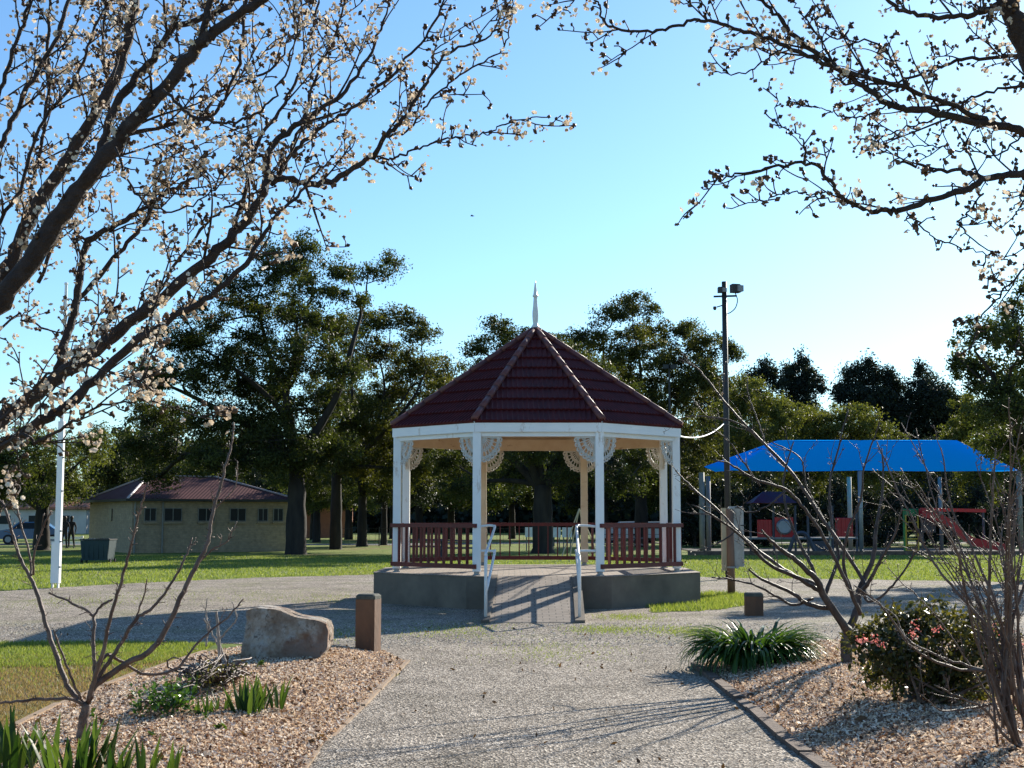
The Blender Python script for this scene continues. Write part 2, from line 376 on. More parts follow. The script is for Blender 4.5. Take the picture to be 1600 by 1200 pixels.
def sheet(name, poly, z, mat, kind='structure'):
    mb = MB(); mb.add([(x, y, z) for x, y in poly], np.arange(len(poly)).reshape(1, -1))
    o = mb.build(name, mat)
    import bmesh
    b = bmesh.new(); b.from_mesh(o.data); bmesh.ops.triangulate(b, faces=b.faces[:])
    for f in b.faces:
        if f.normal.z < 0: f.normal_flip()
    b.to_mesh(o.data); b.free(); o['kind'] = kind; return o
rg = np.random.default_rng(3)
mb = MB(); N = 24
mb.add([(-900 + 1800*i/N, -60 + 1700*j/N, 0) for j in range(N+1) for i in range(N+1)],
       [np.array([(j*(N+1)+i, j*(N+1)+i+1, (j+1)*(N+1)+i+1, (j+1)*(N+1)+i) for j in range(N) for i in range(N)])])
tag(mb.build('lawn_ground', M['lawn']), kind='structure')
# open gravel yard round the rotunda
yard = jag(pxpoly([(-500, 960), (-200, 938), (0, 924), (200, 912), (400, 903), (590, 898), (760, 896), (1000, 897), (1120, 903), (1300, 905),
                   (1700, 912), (2300, 925), (2300, 1060), (1500, 1040), (1280, 1060), (1100, 1070), (640, 1060), (560, 1012), (330, 1006), (150, 1004), (-500, 1008)]), .25, .06, rg)
sheet('gravel_yard', yard, .005, M['gravel'])
path_poly = jag(pxpoly([(560, 1018), (640, 1010), (1110, 1010), (1080, 1042), (1130, 1078), (1185, 1122), (1235, 1168), (1290, 1205), (1420, 1290), (1700, 1600),
                        (300, 1600), (440, 1262), (505, 1165), (560, 1112), (625, 1050)]), .3, .02, rg)
sheet('gravel_path', path_poly, .010, M['gravelpath'])
sheet('playground_softfall', [(9, 62.2), (26, 62.2), (27, 76), (9, 76)], .03, M['softfall'])
sheet('park_road', [(-60, 86), (-6, 86), (3, 92), (60, 92), (60, 97), (2, 97), (-8, 91), (-60, 91)], .006, M['asphalt'])
# greener sunny strip left of the bed, and weeds creeping round the plinth
patchA = jag(pxpoly([(1010, 948), (1060, 936), (1110, 926), (1160, 928), (1175, 945), (1120, 954), (1020, 958)]), .15, .05, rg)
sheet('grass_patch', patchA, .009, M['lawn'])
bedL = pxpoly([(-420, 1300), (-100, 1200), (0, 1152), (100, 1103), (215, 1057), (320, 1022), (370, 1014), (500, 1014), (600, 1020), (632, 1036), (560, 1112), (505, 1165), (470, 1215), (430, 1300)])
bedR = pxpoly([(1092, 1042), (1130, 1075), (1185, 1120), (1235, 1165), (1290, 1202), (1400, 1290), (2100, 1290), (2100, 1015), (1500, 1008), (1330, 1010), (1250, 1008), (1130, 1028)])
def bed_h(p, poly):
    d = edist(p, poly); s = (d / .9).clip(0, 1); return .012 + .13 * s * s * (3 - 2 * s)
def make_bed(name, poly):
    a = np.array(poly); x0, y0 = a.min(0); x1, y1 = a.max(0); st = .09
    gx = np.arange(x0, x1 + st, st); gy = np.arange(y0, y1 + st, st); X, Y = np.meshgrid(gx, gy)
    p = np.stack([X.ravel(), Y.ravel()], 1); ins = inside(p, poly); h = np.where(ins, bed_h(p, poly), -.01)
    h = h + ins * rg.normal(size=len(p)) * .006
    nx = len(gx); i = np.arange(len(gy)-1)[:, None]*nx; j = np.arange(nx-1)[None, :]
    Fq = np.stack([i+j, i+j+1, i+j+1+nx, i+j+nx], -1).reshape(-1, 4); Fq = Fq[ins[Fq].any(1)]
    mb = MB(); mb.add(np.column_stack([p, h]), Fq); o = mb.build(name, M['soil'], smooth=True); o['kind'] = 'structure'; return o
make_bed('mulch_bed', bedL); make_bed('mulch_bed', bedR)
def scatter(poly, n, rng, ymin=-1e9, ymax=1e9):
    a = np.array(poly); lo = a.min(0); hi = a.max(0); lo[1] = max(lo[1], ymin); hi[1] = min(hi[1], ymax)
    p = lo + rng.random((n, 2)) * (hi - lo); p = p[inside(p, poly)]
    vis = np.abs(p[:, 0]) < (p[:, 1] * .40 + 1.6); return p[vis]
def chips(poly, n):
    rng = np.random.default_rng(8); p = scatter(poly, n, rng, 8.0); h = bed_h(p, poly); k = len(p)
    c = np.column_stack([p, h + .008 + rng.random(k) * .012])
    a = unit(np.column_stack([rng.normal(size=(k, 2)), rng.normal(size=k) * .5])); b = unit(np.cross(a, np.column_stack([rng.normal(size=(k, 2)) * .8, np.ones(k)])))
    L = (.006 + .016 * rng.random((k, 1)) ** 1.5); W = L * (.25 + .35 * rng.random((k, 1)))
    V = np.stack([c - a*L - b*W, c + a*L - b*W*.7, c + a*L*.9 + b*W, c - a*L*.8 + b*W*.8], 1).reshape(-1, 3)
    return V, np.arange(4*k).reshape(-1, 4), np.repeat(rng.random(k), 4)
for poly, n in ((bedL, 150000), (bedR, 210000)):
    mb = MB(); mb.add(*chips(poly, n)); tag(mb.build('bark_mulch', M['chip']), 'pale bark chips covering the garden bed', kind='stuff')
def pebbles(poly, n, y0, y1, r, seed):
    rng = np.random.default_rng(seed); p = scatter(poly, n, rng, y0, y1); p = p[~inside(p, bedL) & ~inside(p, bedR)]; k = len(p)
    th = np.arange(4) * math.pi / 2; rr = r * (.5 + rng.random((k, 1)) ** 2 * 1.3); ph = rng.random((k, 1)) * 6.28
    ring = np.stack([p[:, :1] + rr*np.cos(th + ph), p[:, 1:] + rr*.75*np.sin(th + ph), np.full((k, 4), .006)], -1)
    ring = ring + rng.normal(size=ring.shape) * r * .12
    top = np.column_stack([p + rng.normal(size=(k, 2)) * r * .25, .008 + rr[:, 0] * .38]).reshape(k, 1, 3)
    V = np.concatenate([ring, top], 1).reshape(-1, 3); b = np.arange(k)[:, None] * 5
    Fq = np.concatenate([np.stack([b[:, 0]+i, b[:, 0]+(i+1) % 4, b[:, 0]+4], 1) for i in range(4)])
    return V, Fq, np.repeat(rng.random(k), 5)
mb = MB(); mb.add(*pebbles(path_poly, 210000, 8.3, 15, .0050, 1)); mb.add(*pebbles(yard, 90000, 13.5, 22, .0085, 2))
tag(mb.build('loose_gravel', M['pebble']), 'loose grey gravel stones on the path', kind='stuff')
def blades(mb, p, z, h, wd, rng, tint=(0, 1)):
    k = len(p); hh = h * (.5 + rng.random(k)); az = rng.random(k) * 6.283; lean = rng.normal(size=(k, 2)) * .35
    c = np.column_stack([p, np.zeros(k) + z]); a = np.column_stack([np.cos(az), np.sin(az), np.zeros(k)]) * wd / 2
    tip = c + np.column_stack([lean * hh[:, None], hh])
    mb.add(np.stack([c - a, c + a, tip], 1).reshape(-1, 3), np.arange(3*k).reshape(-1, 3), np.repeat(tint[0] + (tint[1]-tint[0]) * rng.random(k), 3))
def lawn_points(n, y0, y1, rng):
    y = y0 + (y1 - y0) * rng.random(n); x = (rng.random(n) * 2 - 1) * (y * .40 + .8); return np.column_stack([x, y])
rng = np.random.default_rng(11); mb = MB()
p = lawn_points(150000, 29, 62, rng); p = p[~inside(p, yard)]; blades(mb, p, 0, .045, .03, rng)
p = scatter(pxpoly([(-300, 1003), (345, 1003), (300, 1026), (215, 1040), (0, 1044), (-300, 1046)]), 60000, rng); p = p[~inside(p, bedL) & ~inside(p, yard)]
blades(mb, p, 0, .04, .012, rng)
p = scatter(pxpoly([(-300, 1030), (320, 1020), (215, 1057), (0, 1152), (-300, 1250)]), 26000, rng, 12.0); p = p[~inside(p, bedL)]; p = p[rng.random(len(p)) < ((p[:, 1] - 12.5) / 4.5).clip(0.03, 1) ** 1.6]; blades(mb, p, 0, .035, .011, rng)
p = scatter(patchA, 14000, rng); blades(mb, p, 0, .07, .018, rng)
wp = []
for cx, cy, r in [(985, 965, 26), (1040, 985, 40), (940, 985, 30), (500, 992, 40), (1110, 990, 30), (700, 985, 50), (300, 930, 90), (520, 935, 60), (130, 940, 70), (860, 1020, 60)]:
    g = G(cx, cy)[:2]; wp.append(g + rng.normal(size=(900, 2)) * np.array((r * PXM(g[1]), r * .3 * PXM(g[1]) * 5)))
wp = np.concatenate(wp); wp = wp[inside(wp, yard) & ~inside(wp, bedL) & ((wp[:, 1] < 24.8) | (wp[:, 0] < -3.4) | (wp[:, 0] > 3.9))]
wp = wp[~((np.abs(wp[:, 0] - .35) < .95) & (wp[:, 1] > 21.9))]; blades(mb, wp, .005, .022, .012, rng, (.2, .9))
tag(mb.build('grass', M['grass']), 'short green lawn grass', kind='stuff')
mb = MB(); p = scatter(pxpoly([(-300, 1030), (320, 1020), (215, 1057), (0, 1152), (-300, 1250)]), 70000, rng, 8); p = p[~inside(p, bedL)]
blades(mb, p, 0, .03, .009, rng)
tag(mb.build('dry_grass', M['drygrass']), 'brown dormant grass beside the mulched bed', kind='stuff')
mb = MB(); p = lawn_points(9000, 8.5, 19, rng)
q = p[inside(p, bedL) | inside(p, bedR)][:260]; c = np.column_stack([q, bed_h(q, bedL) * inside(q, bedL) + bed_h(q, bedR) * inside(q, bedR) + .03])
c = np.repeat(c[::13], 24, 0) + rng.normal(size=(len(c[::13]) * 24, 3)) * .018; leaves(mb, c, .035, rng, .6)
tag(mb.build('weeds', M['iris']), 'small green weeds sprouting in the mulch', kind='stuff')
def edging(name, pix, wd, ht, mat, label, seed, seg=1.2, rough=.006):
    rng = np.random.default_rng(seed); a = cr([G(x, y) for x, y in pix], 8); mb = MB()
    L = np.concatenate([[0], np.cumsum(np.linalg.norm(np.diff(a, axis=0), axis=1))]); s = 0
    while s < L[-1]:
        e = min(s + seg * (.8 + .4 * rng.random()), L[-1])
        q = [np.array([np.interp(v, L, a[:, i]) for i in range(3)]) for v in (s, e - .015)]
        zz = ht / 2 - .01 + rng.normal() * rough; q[0] = q[0] + rng.normal(size=3) * (rough, rough, 0)
        bar(mb, q[0] + (0, 0, zz), q[1] + (0, 0, zz + rng.normal() * .004), wd, ht); s = e
    o = mb.build(name, mat, org=tuple(a[0])); tag(o, label, 'edging')
edging('garden_edging', [(636, 1034), (598, 1074), (560, 1112), (530, 1140), (498, 1172), (460, 1225)], .055, .035, M['timber'], 'pale tan timber edging between left mulch bed and gravel path', 4)
edging('garden_edging', [(320, 1020), (215, 1056), (100, 1102), (0, 1151), (-120, 1205)], .06, .05, M['timber'], 'thin edging strip between brown lawn and left mulch bed', 5)
edging('garden_edging', [(1088, 1042), (1130, 1076), (1185, 1121), (1235, 1166), (1292, 1205), (1370, 1260)], .10, .055, M['timber2'], 'rough brown edging of the right mulch bed along the path', 6, .7, .006)

rng = np.random.default_rng(71); mb = MB(); p = lawn_points(420, 8.6, 21, rng); p = p[inside(p, path_poly) | inside(p, yard)]
c = np.column_stack([p, .02 + .012 * rng.random(len(p))]); leaves(mb, c, .045, rng, .5, updir=(0, 0, 0))
p = scatter(bedL, 260, rng, 8.5); q = scatter(bedR, 520, rng, 8.5)
for pp, bd in ((p, bedL), (q, bedR)): leaves(mb, np.column_stack([pp, bed_h(pp, bd) + .03]), .06, rng, .45)
tag(mb.build('leaf_litter', foliage('dead_leaf', (.05, .03, .02), (.20, .11, .06), .15)), 'scattered dead brown leaves on gravel and mulch', kind='stuff')

# ------------------------------------------------------------------ rotunda
GX, GY, FZ = .49, 28.6, .60
gz = empty('rotunda', (GX, GY, 0), 'white octagonal park rotunda with maroon tiled roof and red railings', 'rotunda')
def octa(ap, z=None, rot=0):       # vertices; edge k runs from vertex k to k+1, edge 0 faces the camera
    Rr = ap / math.cos(math.pi / 8)
    return [np.array((GX + Rr * math.cos(-math.pi/2 - math.pi/8 + k * math.pi/4), GY + Rr * math.sin(-math.pi/2 - math.pi/8 + k * math.pi/4), z or 0)) for k in range(8)]
mb = MB(); prism(mb, [tuple(v[:2]) for v in octa(3.20)], 0, FZ - .012); mb.build('plinth', M['concrete'], gz)
mb = MB(); prism(mb, [tuple(v[:2]) for v in octa(3.215)], FZ - .01, FZ); mb.build('floor', M['paver'], gz)
RX0, RX1, RYF, RYB = GX - .845, GX + .725, 22.05, GY - 3.203; SK = -.10
mb = MB(); mb.faces([(RX0+.10+SK, RYF, .015), (RX1-.12+SK, RYF, .015), (RX1-.12, RYB, FZ+.002), (RX0+.10, RYB, FZ+.002), (RX0+.10+SK, RYF, -.02), (RX1-.12+SK, RYF, -.02), (RX1-.12, RYB, -.02), (RX0+.10, RYB, -.02)],
    [(0,1,2,3), (4,7,6,5), (0,4,5,1), (1,5,6,2), (3,2,6,7), (0,3,7,4)])
ramp_o = mb.build('ramp', M['paver'], gz)
for xa, xb in ((RX0 - .03, RX0 + .098), (RX1 - .118, RX1 + .04)):  # ramp kerbs
    mb = MB(); mb.faces([(xa+SK, RYF - .02, 0), (xb+SK, RYF - .02, 0), (xb+SK, RYF-.02, .05), (xa+SK, RYF-.02, .05), (xa, RYB, 0), (xb, RYB, 0), (xb, RYB, FZ+.03), (xa, RYB, FZ+.03)],
        [(0,1,2,3), (4,7,6,5), (0,3,7,4), (1,5,6,2), (3,2,6,7), (0,4,5,1)]); mb.build('kerb', M['concrete'], ramp_o)
AP = 2.766; pv = octa(AP)
for k in range(8):
    mb = MB(); x, y = pv[k][:2]; a = k * math.pi / 4 + math.pi / 8 - math.pi / 2
    cbox(mb, (x, y, (FZ + .07 + 3.40) / 2 + .035 - .035), (.155, .155, 3.40 - FZ - .07), .008)
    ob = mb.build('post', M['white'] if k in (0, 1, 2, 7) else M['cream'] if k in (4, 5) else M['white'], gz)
    mb = MB(); lathe(mb, [(.055, FZ), (.055, FZ + .07)], x, y, 10); box(mb, (x, y, FZ + .008), (.14, .14, .016)); mb.build('post_foot', M['galv'], ob)
for k in range(8):
    a, b = pv[k], pv[(k+1) % 8]; d = unit(b - a)
    mb = MB(); z = 3.305; bar(mb, a + d * .08 + (0, 0, z), b - d * .08 + (0, 0, z), .075, .25)
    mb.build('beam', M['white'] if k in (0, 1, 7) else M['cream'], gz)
    mb = MB(); e = octa(AP + .09); a2, b2 = e[k], e[(k+1) % 8]
    bar(mb, a2 + (0, 0, z+.055), b2 + (0, 0, z+.055), .03, .20); mb.build('fascia', M['white'], gz)
# lace brackets
def lace(mb, corner, d):
    def pt(r, th): return corner + d * (.80 * r * math.cos(th)) - np.array((0, 0, r * math.sin(th)))
    for r in (.11, .25, .375, .41):
        tube(mb, [pt(r, th) for th in np.linspace(0, math.pi/2, 9)], .010 if r < .3 else .013, 4)
    for th in np.linspace(.06, math.pi/2 - .06, 7):
        tube(mb, [pt(.03, th), pt(.41, th)], .010, 4)
    for th in np.linspace(.12, math.pi/2 - .12, 7):
        c = pt(.43, th); u = d * math.cos(th) - np.array((0, 0, math.sin(th))); v = d * math.sin(th) + np.array((0, 0, math.cos(th)))
        tube(mb, [c + (u * math.cos(q) + v * math.sin(q)) * .034 for q in np.linspace(0, 6.283, 9)], .017, 4)
        c = pt(.25, th); tube(mb, [c + (u * math.cos(q) + v * math.sin(q)) * .030 for q in np.linspace(0, 6.283, 7)], .008, 4)
    bar(mb, corner, corner + d * .37, .02, .02); bar(mb, corner, corner - np.array((0, 0, .46)), .02, .02)
for k in range(8):
    a, b = pv[k], pv[(k+1) % 8]; d = unit(b - a)
    for s, c in ((1, a + d * .09), (-1, b - d * .09)):
        mb = MB(); lace(mb, np.array((c[0], c[1], 3.165)), d * s); mb.build('lace_bracket', M['lace'], gz)
# railings on seven sides
for k in range(1, 8):
    a, b = pv[k], pv[(k+1) % 8]; d = unit(b - a); L = np.linalg.norm(b - a); n = np.array((d[1], -d[0], 0))
    mb = MB(); bar(mb, a + n*.085 - d*.06 + (0, 0, 1.515), b + n*.085 + d*.06 + (0, 0, 1.515), .09, .075); rail = mb.build('top_rail', M['red_wood'], gz)
    mb = MB(); bar(mb, a + n*.09 - d*.06 + (0, 0, .76), b + n*.09 + d*.06 + (0, 0, .76), .05, .085); mb.build('bottom_rail', M['red_wood'], gz)
    nb = 10
    for j in range(nb):
        s = .17 + (L - .34) * j / (nb - 1)
        mb = MB(); c = a + d * s + n * .085; box(mb, (c[0], c[1], 1.14), (.026, .056, .675), math.atan2(d[1], d[0])); mb.build('baluster', M['red_wood'], gz)
# hand rails of the ramp
for sgn, xr, pxx in ((1, RX0 + .035, pv[0][0]), (-1, RX1 - .035, pv[1][0])):
    mb = MB(); y0 = pv[0][1] - .02; yt = 25.45
    tube(mb, cr([(pxx + .06*sgn, y0, 1.50), (xr - .10*sgn, y0 - .12, 1.52), (xr - .02*sgn, y0 - .25, 1.51), (xr, yt - .1, 1.47), (xr+SK, RYF + .55, 1.10), (xr+SK, RYF + .38, 1.07), (xr+SK, RYF + .33, 1.0), (xr+SK, RYF + .36, .55), (xr+SK*.8, RYF + .8, .56),
                     (xr, yt - .1, 1.02), (xr - .03*sgn, y0 - .2, 1.05), (pxx + .06*sgn, y0, 1.05)], 6), .024, 8)
    tube(mb, [(xr+SK, RYF + .22, .02), (xr+SK, RYF + .24, .95), (xr+SK, RYF + .33, 1.05)], .026, 8); box(mb, (xr+SK, RYF + .22, .055), (.12, .14, .012))
    mb.build('handrail', M['whitepipe'], gz, smooth=True)
# roof
EZ, AZ, EA = 3.44, 5.56, 2.885
ev = octa(EA)
rng = np.random.default_rng(5)
for k in range(8):
    a, b = ev[k], ev[(k+1) % 8]; d = unit(b - a); L = np.linalg.norm(b - a); mid = (a + b) / 2
    inn = unit(np.array((GX, GY, 0)) - mid * (1, 1, 0)); H = AZ - EZ; ns = 9; SL = math.hypot(EA, H); up = (inn * EA + np.array((0, 0, H))) / SL
    nrm = unit(np.cross(d, up)); nrm = nrm if nrm[2] > 0 else -nrm
    mb = MB(); U = np.arange(-L/2, L/2 + .001, .0245); nu = len(U)
    for c in range(ns):
        s0, s1 = SL * c / ns, min(SL * (c + 1) / ns, SL * .965)
        rows = []
        for s, lift in ((s0, -.012), (s0, .038), (s0 + .03, .042), (s0 + (s1-s0)*.5, .026), (s1, .010)):
            hw = L/2 * (1 - s / SL) - .01; u = U.clip(-hw, hw)
            wave = .020 * np.maximum(0, np.cos(U / .098 * math.pi * 2)) ** 1.0 if lift > 0 else 0
            rows.append(mid + np.array((0, 0, EZ)) + d * u[:, None] + up * s + nrm * (lift + wave + np.zeros(nu))[:, None])
        V = np.concatenate(rows); i = np.arange(4)[:, None]*nu; j = np.arange(nu-1)[None, :]
        Fq = np.stack([i+j, i+j+1, i+j+1+nu, i+j+nu], -1).reshape(-1, 4)
        hw0 = L/2 * (1 - s0/SL) + .03; ok = (np.abs(U[:-1]) < hw0)[(np.arange(len(Fq)) % (nu-1))]
        mb.add(V, Fq[ok])
    mb.build('roof_face', M['tile'], gz)
    # ridge capping over the hip that starts at vertex k
    p0 = a + np.array((0, 0, EZ + .03)); p1 = np.array((GX, GY, AZ + .03)); mb = MB(); ncap = 9
    for c in range(ncap):
        q0 = p0 + (p1 - p0) * (c / ncap * .97); q1 = p0 + (p1 - p0) * ((c + 1.08) / ncap * .97)
        tube(mb, [q0 + (0, 0, .034), q1 + (0, 0, .024)], [.068, .062], 10)
    mb.build('ridge_cap', M['ridge'], gz, smooth=True)
mb = MB(); vin = octa(EA - .03, EZ - .01); top = np.array((GX, GY, AZ - .06))
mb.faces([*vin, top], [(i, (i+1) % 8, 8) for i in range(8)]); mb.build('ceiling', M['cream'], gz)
mb = MB(); lathe(mb, [(.20, AZ - .08), (.17, AZ + .02), (.10, AZ + .06)], GX, GY, 8); mb.build('roof_cap', M['tile'], gz)
mb = MB(); z = AZ + .04
lathe(mb, [(.085, z), (.095, z+.03), (.07, z+.07), (.05, z+.10), (.06, z+.16), (.068, z+.26), (.066, z+.36), (.05, z+.50), (.042, z+.62), (.040, z+.66), (.060, z+.68), (.060, z+.70), (.046, z+.72), (.034, z+.82), (.016, z+.95), (.003, z+1.03)], GX, GY, 10)
mb.build('finial', M['whitepipe'], gz, smooth=True)

# ------------------------------------------------------------------ toilet block
tb0 = P(205, 864, 66); tx, ty = tb0[0], 66.0
tb = empty('toilet_block', (tx, ty, 0), 'low cream brick amenities block with maroon hipped roof under the big gum', 'building')
th = R(30)
e1 = np.array((math.cos(th), math.sin(th), 0)); e2 = np.array((-math.sin(th), math.cos(th), 0)); O = np.array((tx, ty, 0)); LL, WW, WH = 8.0, 8.6, 2.55
def TB(u, v, z): return O + e1*u + e2*v + np.array((0, 0, z))
mb = MB(); mb.faces([TB(0,0,0), TB(LL,0,0), TB(LL,WW,0), TB(0,WW,0), TB(0,0,WH), TB(LL,0,WH), TB(LL,WW,WH), TB(0,WW,WH)], [tuple(f) for f in BF]); mb.build('wall', M['brickwall'], tb)
ov = .35; RH = 1.25
mb = MB(); rv = [TB(-ov,-ov,WH), TB(LL+ov,-ov,WH), TB(LL+ov,WW+ov,WH), TB(-ov,WW+ov,WH), TB(1.9, WW/2, WH+RH), TB(LL-2.6, WW/2, WH+RH)]
rv2 = [v - np.array((0, 0, .05)) for v in rv[:4]]
mb.faces(rv + rv2, [(0,1,5,4), (1,2,5), (2,3,4,5), (3,0,4), (0,6,7,1), (1,7,8,2), (2,8,9,3), (3,9,6,0), (9,8,7,6)]); rf = mb.build('roof', M['iron'], tb)
mb = MB()
for i, j in ((0, 4), (1, 5), (2, 5), (3, 4), (4, 5)): tube(mb, [rv[i] + (0, 0, .02), rv[j] + (0, 0, .02)], .06, 6)
mb.build('ridge_cap', plain('ridge_sun_tone', (.42, .32, .30), (.36, .28, .26), 3, .4, .05), rf)  # sunlight on the hip ridges is put into this pale colour
mb = MB()
for i in range(4): bar(mb, rv[i] + (0, 0, -.02), rv[(i+1) % 4] + (0, 0, -.02), .09, .12)
mb.build('gutter', M['polegrey'], tb)
for u, ww, npn in ((.85, .55, 2), (1.95, .85, 2), (3.6, .8, 2), (5.2, .8, 2), (6.5, .5, 2), (7.3, .5, 2)):
    mb = MB(); c = TB(u, -.02, 1.83); box(mb, c, (ww, .06, .62), th); f = mb.build('window', M['glass'], tb)
    mb = MB()
    for q in (-1, 0, 1): box(mb, TB(u + q * ww / 2, -.06, 1.83), (.035, .03, .62), th)
    for q in (-1, 1): box(mb, TB(u, -.058, 1.83 + q * .31), (ww + .03, .03, .035), th)
    mb.build('frame', M['postgrey'], f)
    mb = MB(); box(mb, TB(u, -.08, 1.44), (ww + .12, .16, .08), th); mb.build('sill', M['brickwall'], f)
mb = MB(); box(mb, TB(-.02, 4.0, 1.83), (.06, .5, .6), th); mb.build('window', M['glass'], tb)
for u in (.12, 2.0 - .55): 
    mb = MB(); tube(mb, [TB(u, -.08, 0), TB(u, -.08, WH - .1)], .045, 6); mb.build('downpipe', M['postgrey'], tb)
mb = MB(); rv = [TB(5.0,-1.6,2.42), TB(8.6,-1.6,2.42), TB(8.6,1.0,2.75), TB(5.0,1.0,2.75), TB(5.9, 0.0, 3.15), TB(7.4, 0.0, 3.15)]

# ------------------------------------------------------------------ dumpster
c = G(147, 880); cx, cy = c[0], c[1]
dm = empty('dumpster', (cx, cy, 0), 'dark blue steel bin on wheels standing left of the amenities block', 'bin')
mb = MB(); x0, x1, h = cx - .52, cx + .56, .84
mb.faces([(x0+.06,cy,.10), (x1-.06,cy,.10), (x1-.06,cy+.8,.10), (x0+.06,cy+.8,.10), (x0,cy-.05,h), (x1,cy-.05,h), (x1,cy+.9,h), (x0,cy+.9,h)], [tuple(f) for f in BF]); mb.build('body', M['dumpster'], dm)
mb = MB(); box(mb, (cx+.02, cy+.42, h+.03), (1.12, 1.0, .04)); box(mb, (cx+.30, cy+.0, h+.05), (.5, .12, .05)); mb.build('lid', M['polegrey'], dm)
for sx in (-.5, .56):
    for sy in (.1, .7):
        mb = MB(); q = cx + sx; tube(mb, [(q-.02, cy+sy, .08), (q+.03, cy+sy, .08)], .08, 10); mb.build('wheel', M['tyre'], dm)
for k in range(6):
    mb = MB(); box(mb, (cx - .4 + k*.18, cy - .035, .55), (.03, .03, .75)); mb.build('rib', M['dumpster'], dm)

# ------------------------------------------------------------------ white pole, light poles, meter post
b = G(86.5, 919); Y = b[1]; x = b[0]
fp = empty('flagpole', (x, Y, 0), 'tall white square pole with a thicker boxed foot on the left lawn', 'pole')
mb = MB(); box(mb, (x, Y, .60), (.20, .16, .96)); mb.build('base_box', M['white'], fp)
mb = MB(); box(mb, (x-.07, Y, .09), (.035, .09, .18)); box(mb, (x+.065, Y, .09), (.035, .09, .18)); mb.build('foot', M['whitepipe'], fp)
mb = MB(); box(mb, (x+.03, Y, 2.52), (.135, .13, 2.90)); mb.build('post', M['white'], fp)
mb = MB(); tube(mb, [(x+.03, Y, 3.97), (x+.03, Y, 5.6), (x+.03, Y, 7.3)], [.045, .04, .035], 10); lathe(mb, [(.05, 7.3), (.05, 7.34), (.01, 7.36)], x+.03, Y, 8); mb.build('mast', M['white'], fp)
mb = MB()
for z in (1.1, 1.35, 2.3, 3.1, .5): box(mb, (x+.11, Y-.06, z), (.05, .04, .04))
mb.build('bolt', M['galv'], fp)
Y = 38.0; x = P(1137, 810, Y)[0]
lp = empty('light_pole', (x, Y, 0), 'tall dark pole with two black floodlights right of the rotunda', 'light pole')
mb = MB(); tube(mb, [(x, Y, 0), (x, Y, 4), (x, Y, 8.22)], [.085, .08, .07], 12); mb.build('pole', M['polegrey'], lp, smooth=True)
for sx, sc, zt in ((-.10, .7, 7.98), (.30, 1.0, 8.02)):
    mb = MB(); cbox(mb, (x+sx, Y-.05, zt), (.26*sc, .2*sc, .24*sc), .02, R(15 if sx > 0 else 0)); f = mb.build('floodlight', M['black'], lp)
    mb = MB(); box(mb, (x+sx+.10*sc, Y-.08, zt-.01), (.17*sc, .21*sc, .17*sc), R(22)); mb.build('lens', M['galv'], f)
mb = MB(); bar(mb, (x-.3, Y, 7.80), (x+.35, Y, 7.82), .04, .05); bar(mb, (x-.22, Y-.02, 7.5), (x, Y-.02, 7.57), .03, .03); lathe(mb, [(.03, 7.42), (.05, 7.46), (.045, 7.52)], x-.27, Y, 8)
mb.build('bracket', M['black'], lp)
mb = MB(); tube(mb, cr([(x+.30, Y-.02, 7.9), (x+.36, Y-.02, 7.7), (x+.30, Y-.02, 7.48), (x+.16, Y-.02, 7.35), (x+.07, Y-.02, 7.32)], 4), .015, 5); mb.build('cable', M['black'], lp)
mb = MB(); a = np.array((pv[2][0] + .08, pv[2][1], 3.28)); e = np.array((x - .08, Y - .1, 4.25))
tube(mb, [a + (e - a) * s - np.array((0, 0, .16 * 4 * s * (1 - s))) for s in np.linspace(0, 1, 13)], .015, 6)
tag(mb.build('power_cable', M['whitepipe'], org=tuple(a)), 'white cable sagging from the rotunda corner to the floodlight pole', 'cable')
Y = 75.0; x = P(1048, 800, Y)[0]
l2 = empty('light_pole', (x, Y, 0), 'thin far floodlight pole among trees behind the rotunda roof', 'light pole')
mb = MB(); tube(mb, [(x, Y, 0), (x, Y, 10.0)], [.07, .05], 8); mb.build('pole', M['polegrey'], l2)
mb = MB(); box(mb, (x-.2, Y-.1, 9.9), (.3, .2, .22)); box(mb, (x+.2, Y-.1, 9.9), (.3, .2, .22)); mb.build('floodlight', M['polegrey'], l2)
b = G(1143, 930); Y = b[1]; x = b[0]
mp = empty('meter_post', (x, Y, 0), 'rusty round post carrying a weathered grey electrical box', 'electrical box')
mb = MB(); tube(mb, [(x, Y, 0), (x-.01, Y, 1.85)], [.085, .08], 12); mb.build('post', M['timber2b'], mp, smooth=True)
mb = MB(); cbox(mb, (x+.13, Y+.10, 1.26), (.34, .22, 1.30), .03, R(-8)); bx = mb.build('box', plain('meter_box', (.46, .45, .42), (.30, .28, .25), 5, .8, .2, 30, stain=((.14, .11, .09), 7, (1, 1, .6), .55)), mp)
mb = MB(); box(mb, (x+.27, Y-.03, 1.50), (.12, .012, .025), R(-8)); box(mb, (x+.2, Y-.02, 1.93-.05), (.2, .012, .03), R(-8)); mb.build('hinge', M['black'], bx)
mb = MB(); box(mb, (x-.13, Y+.10, 1.20), (.10, .16, 1.35)); mb.build('conduit', M['postcream'], mp)
mb = MB(); lathe(mb, [(.10, .58), (.10, .62)], x, Y, 12); box(mb, (x+.13, Y-.02, .6), (.06, .05, .05)); mb.build('clamp', M['galv'], mp)

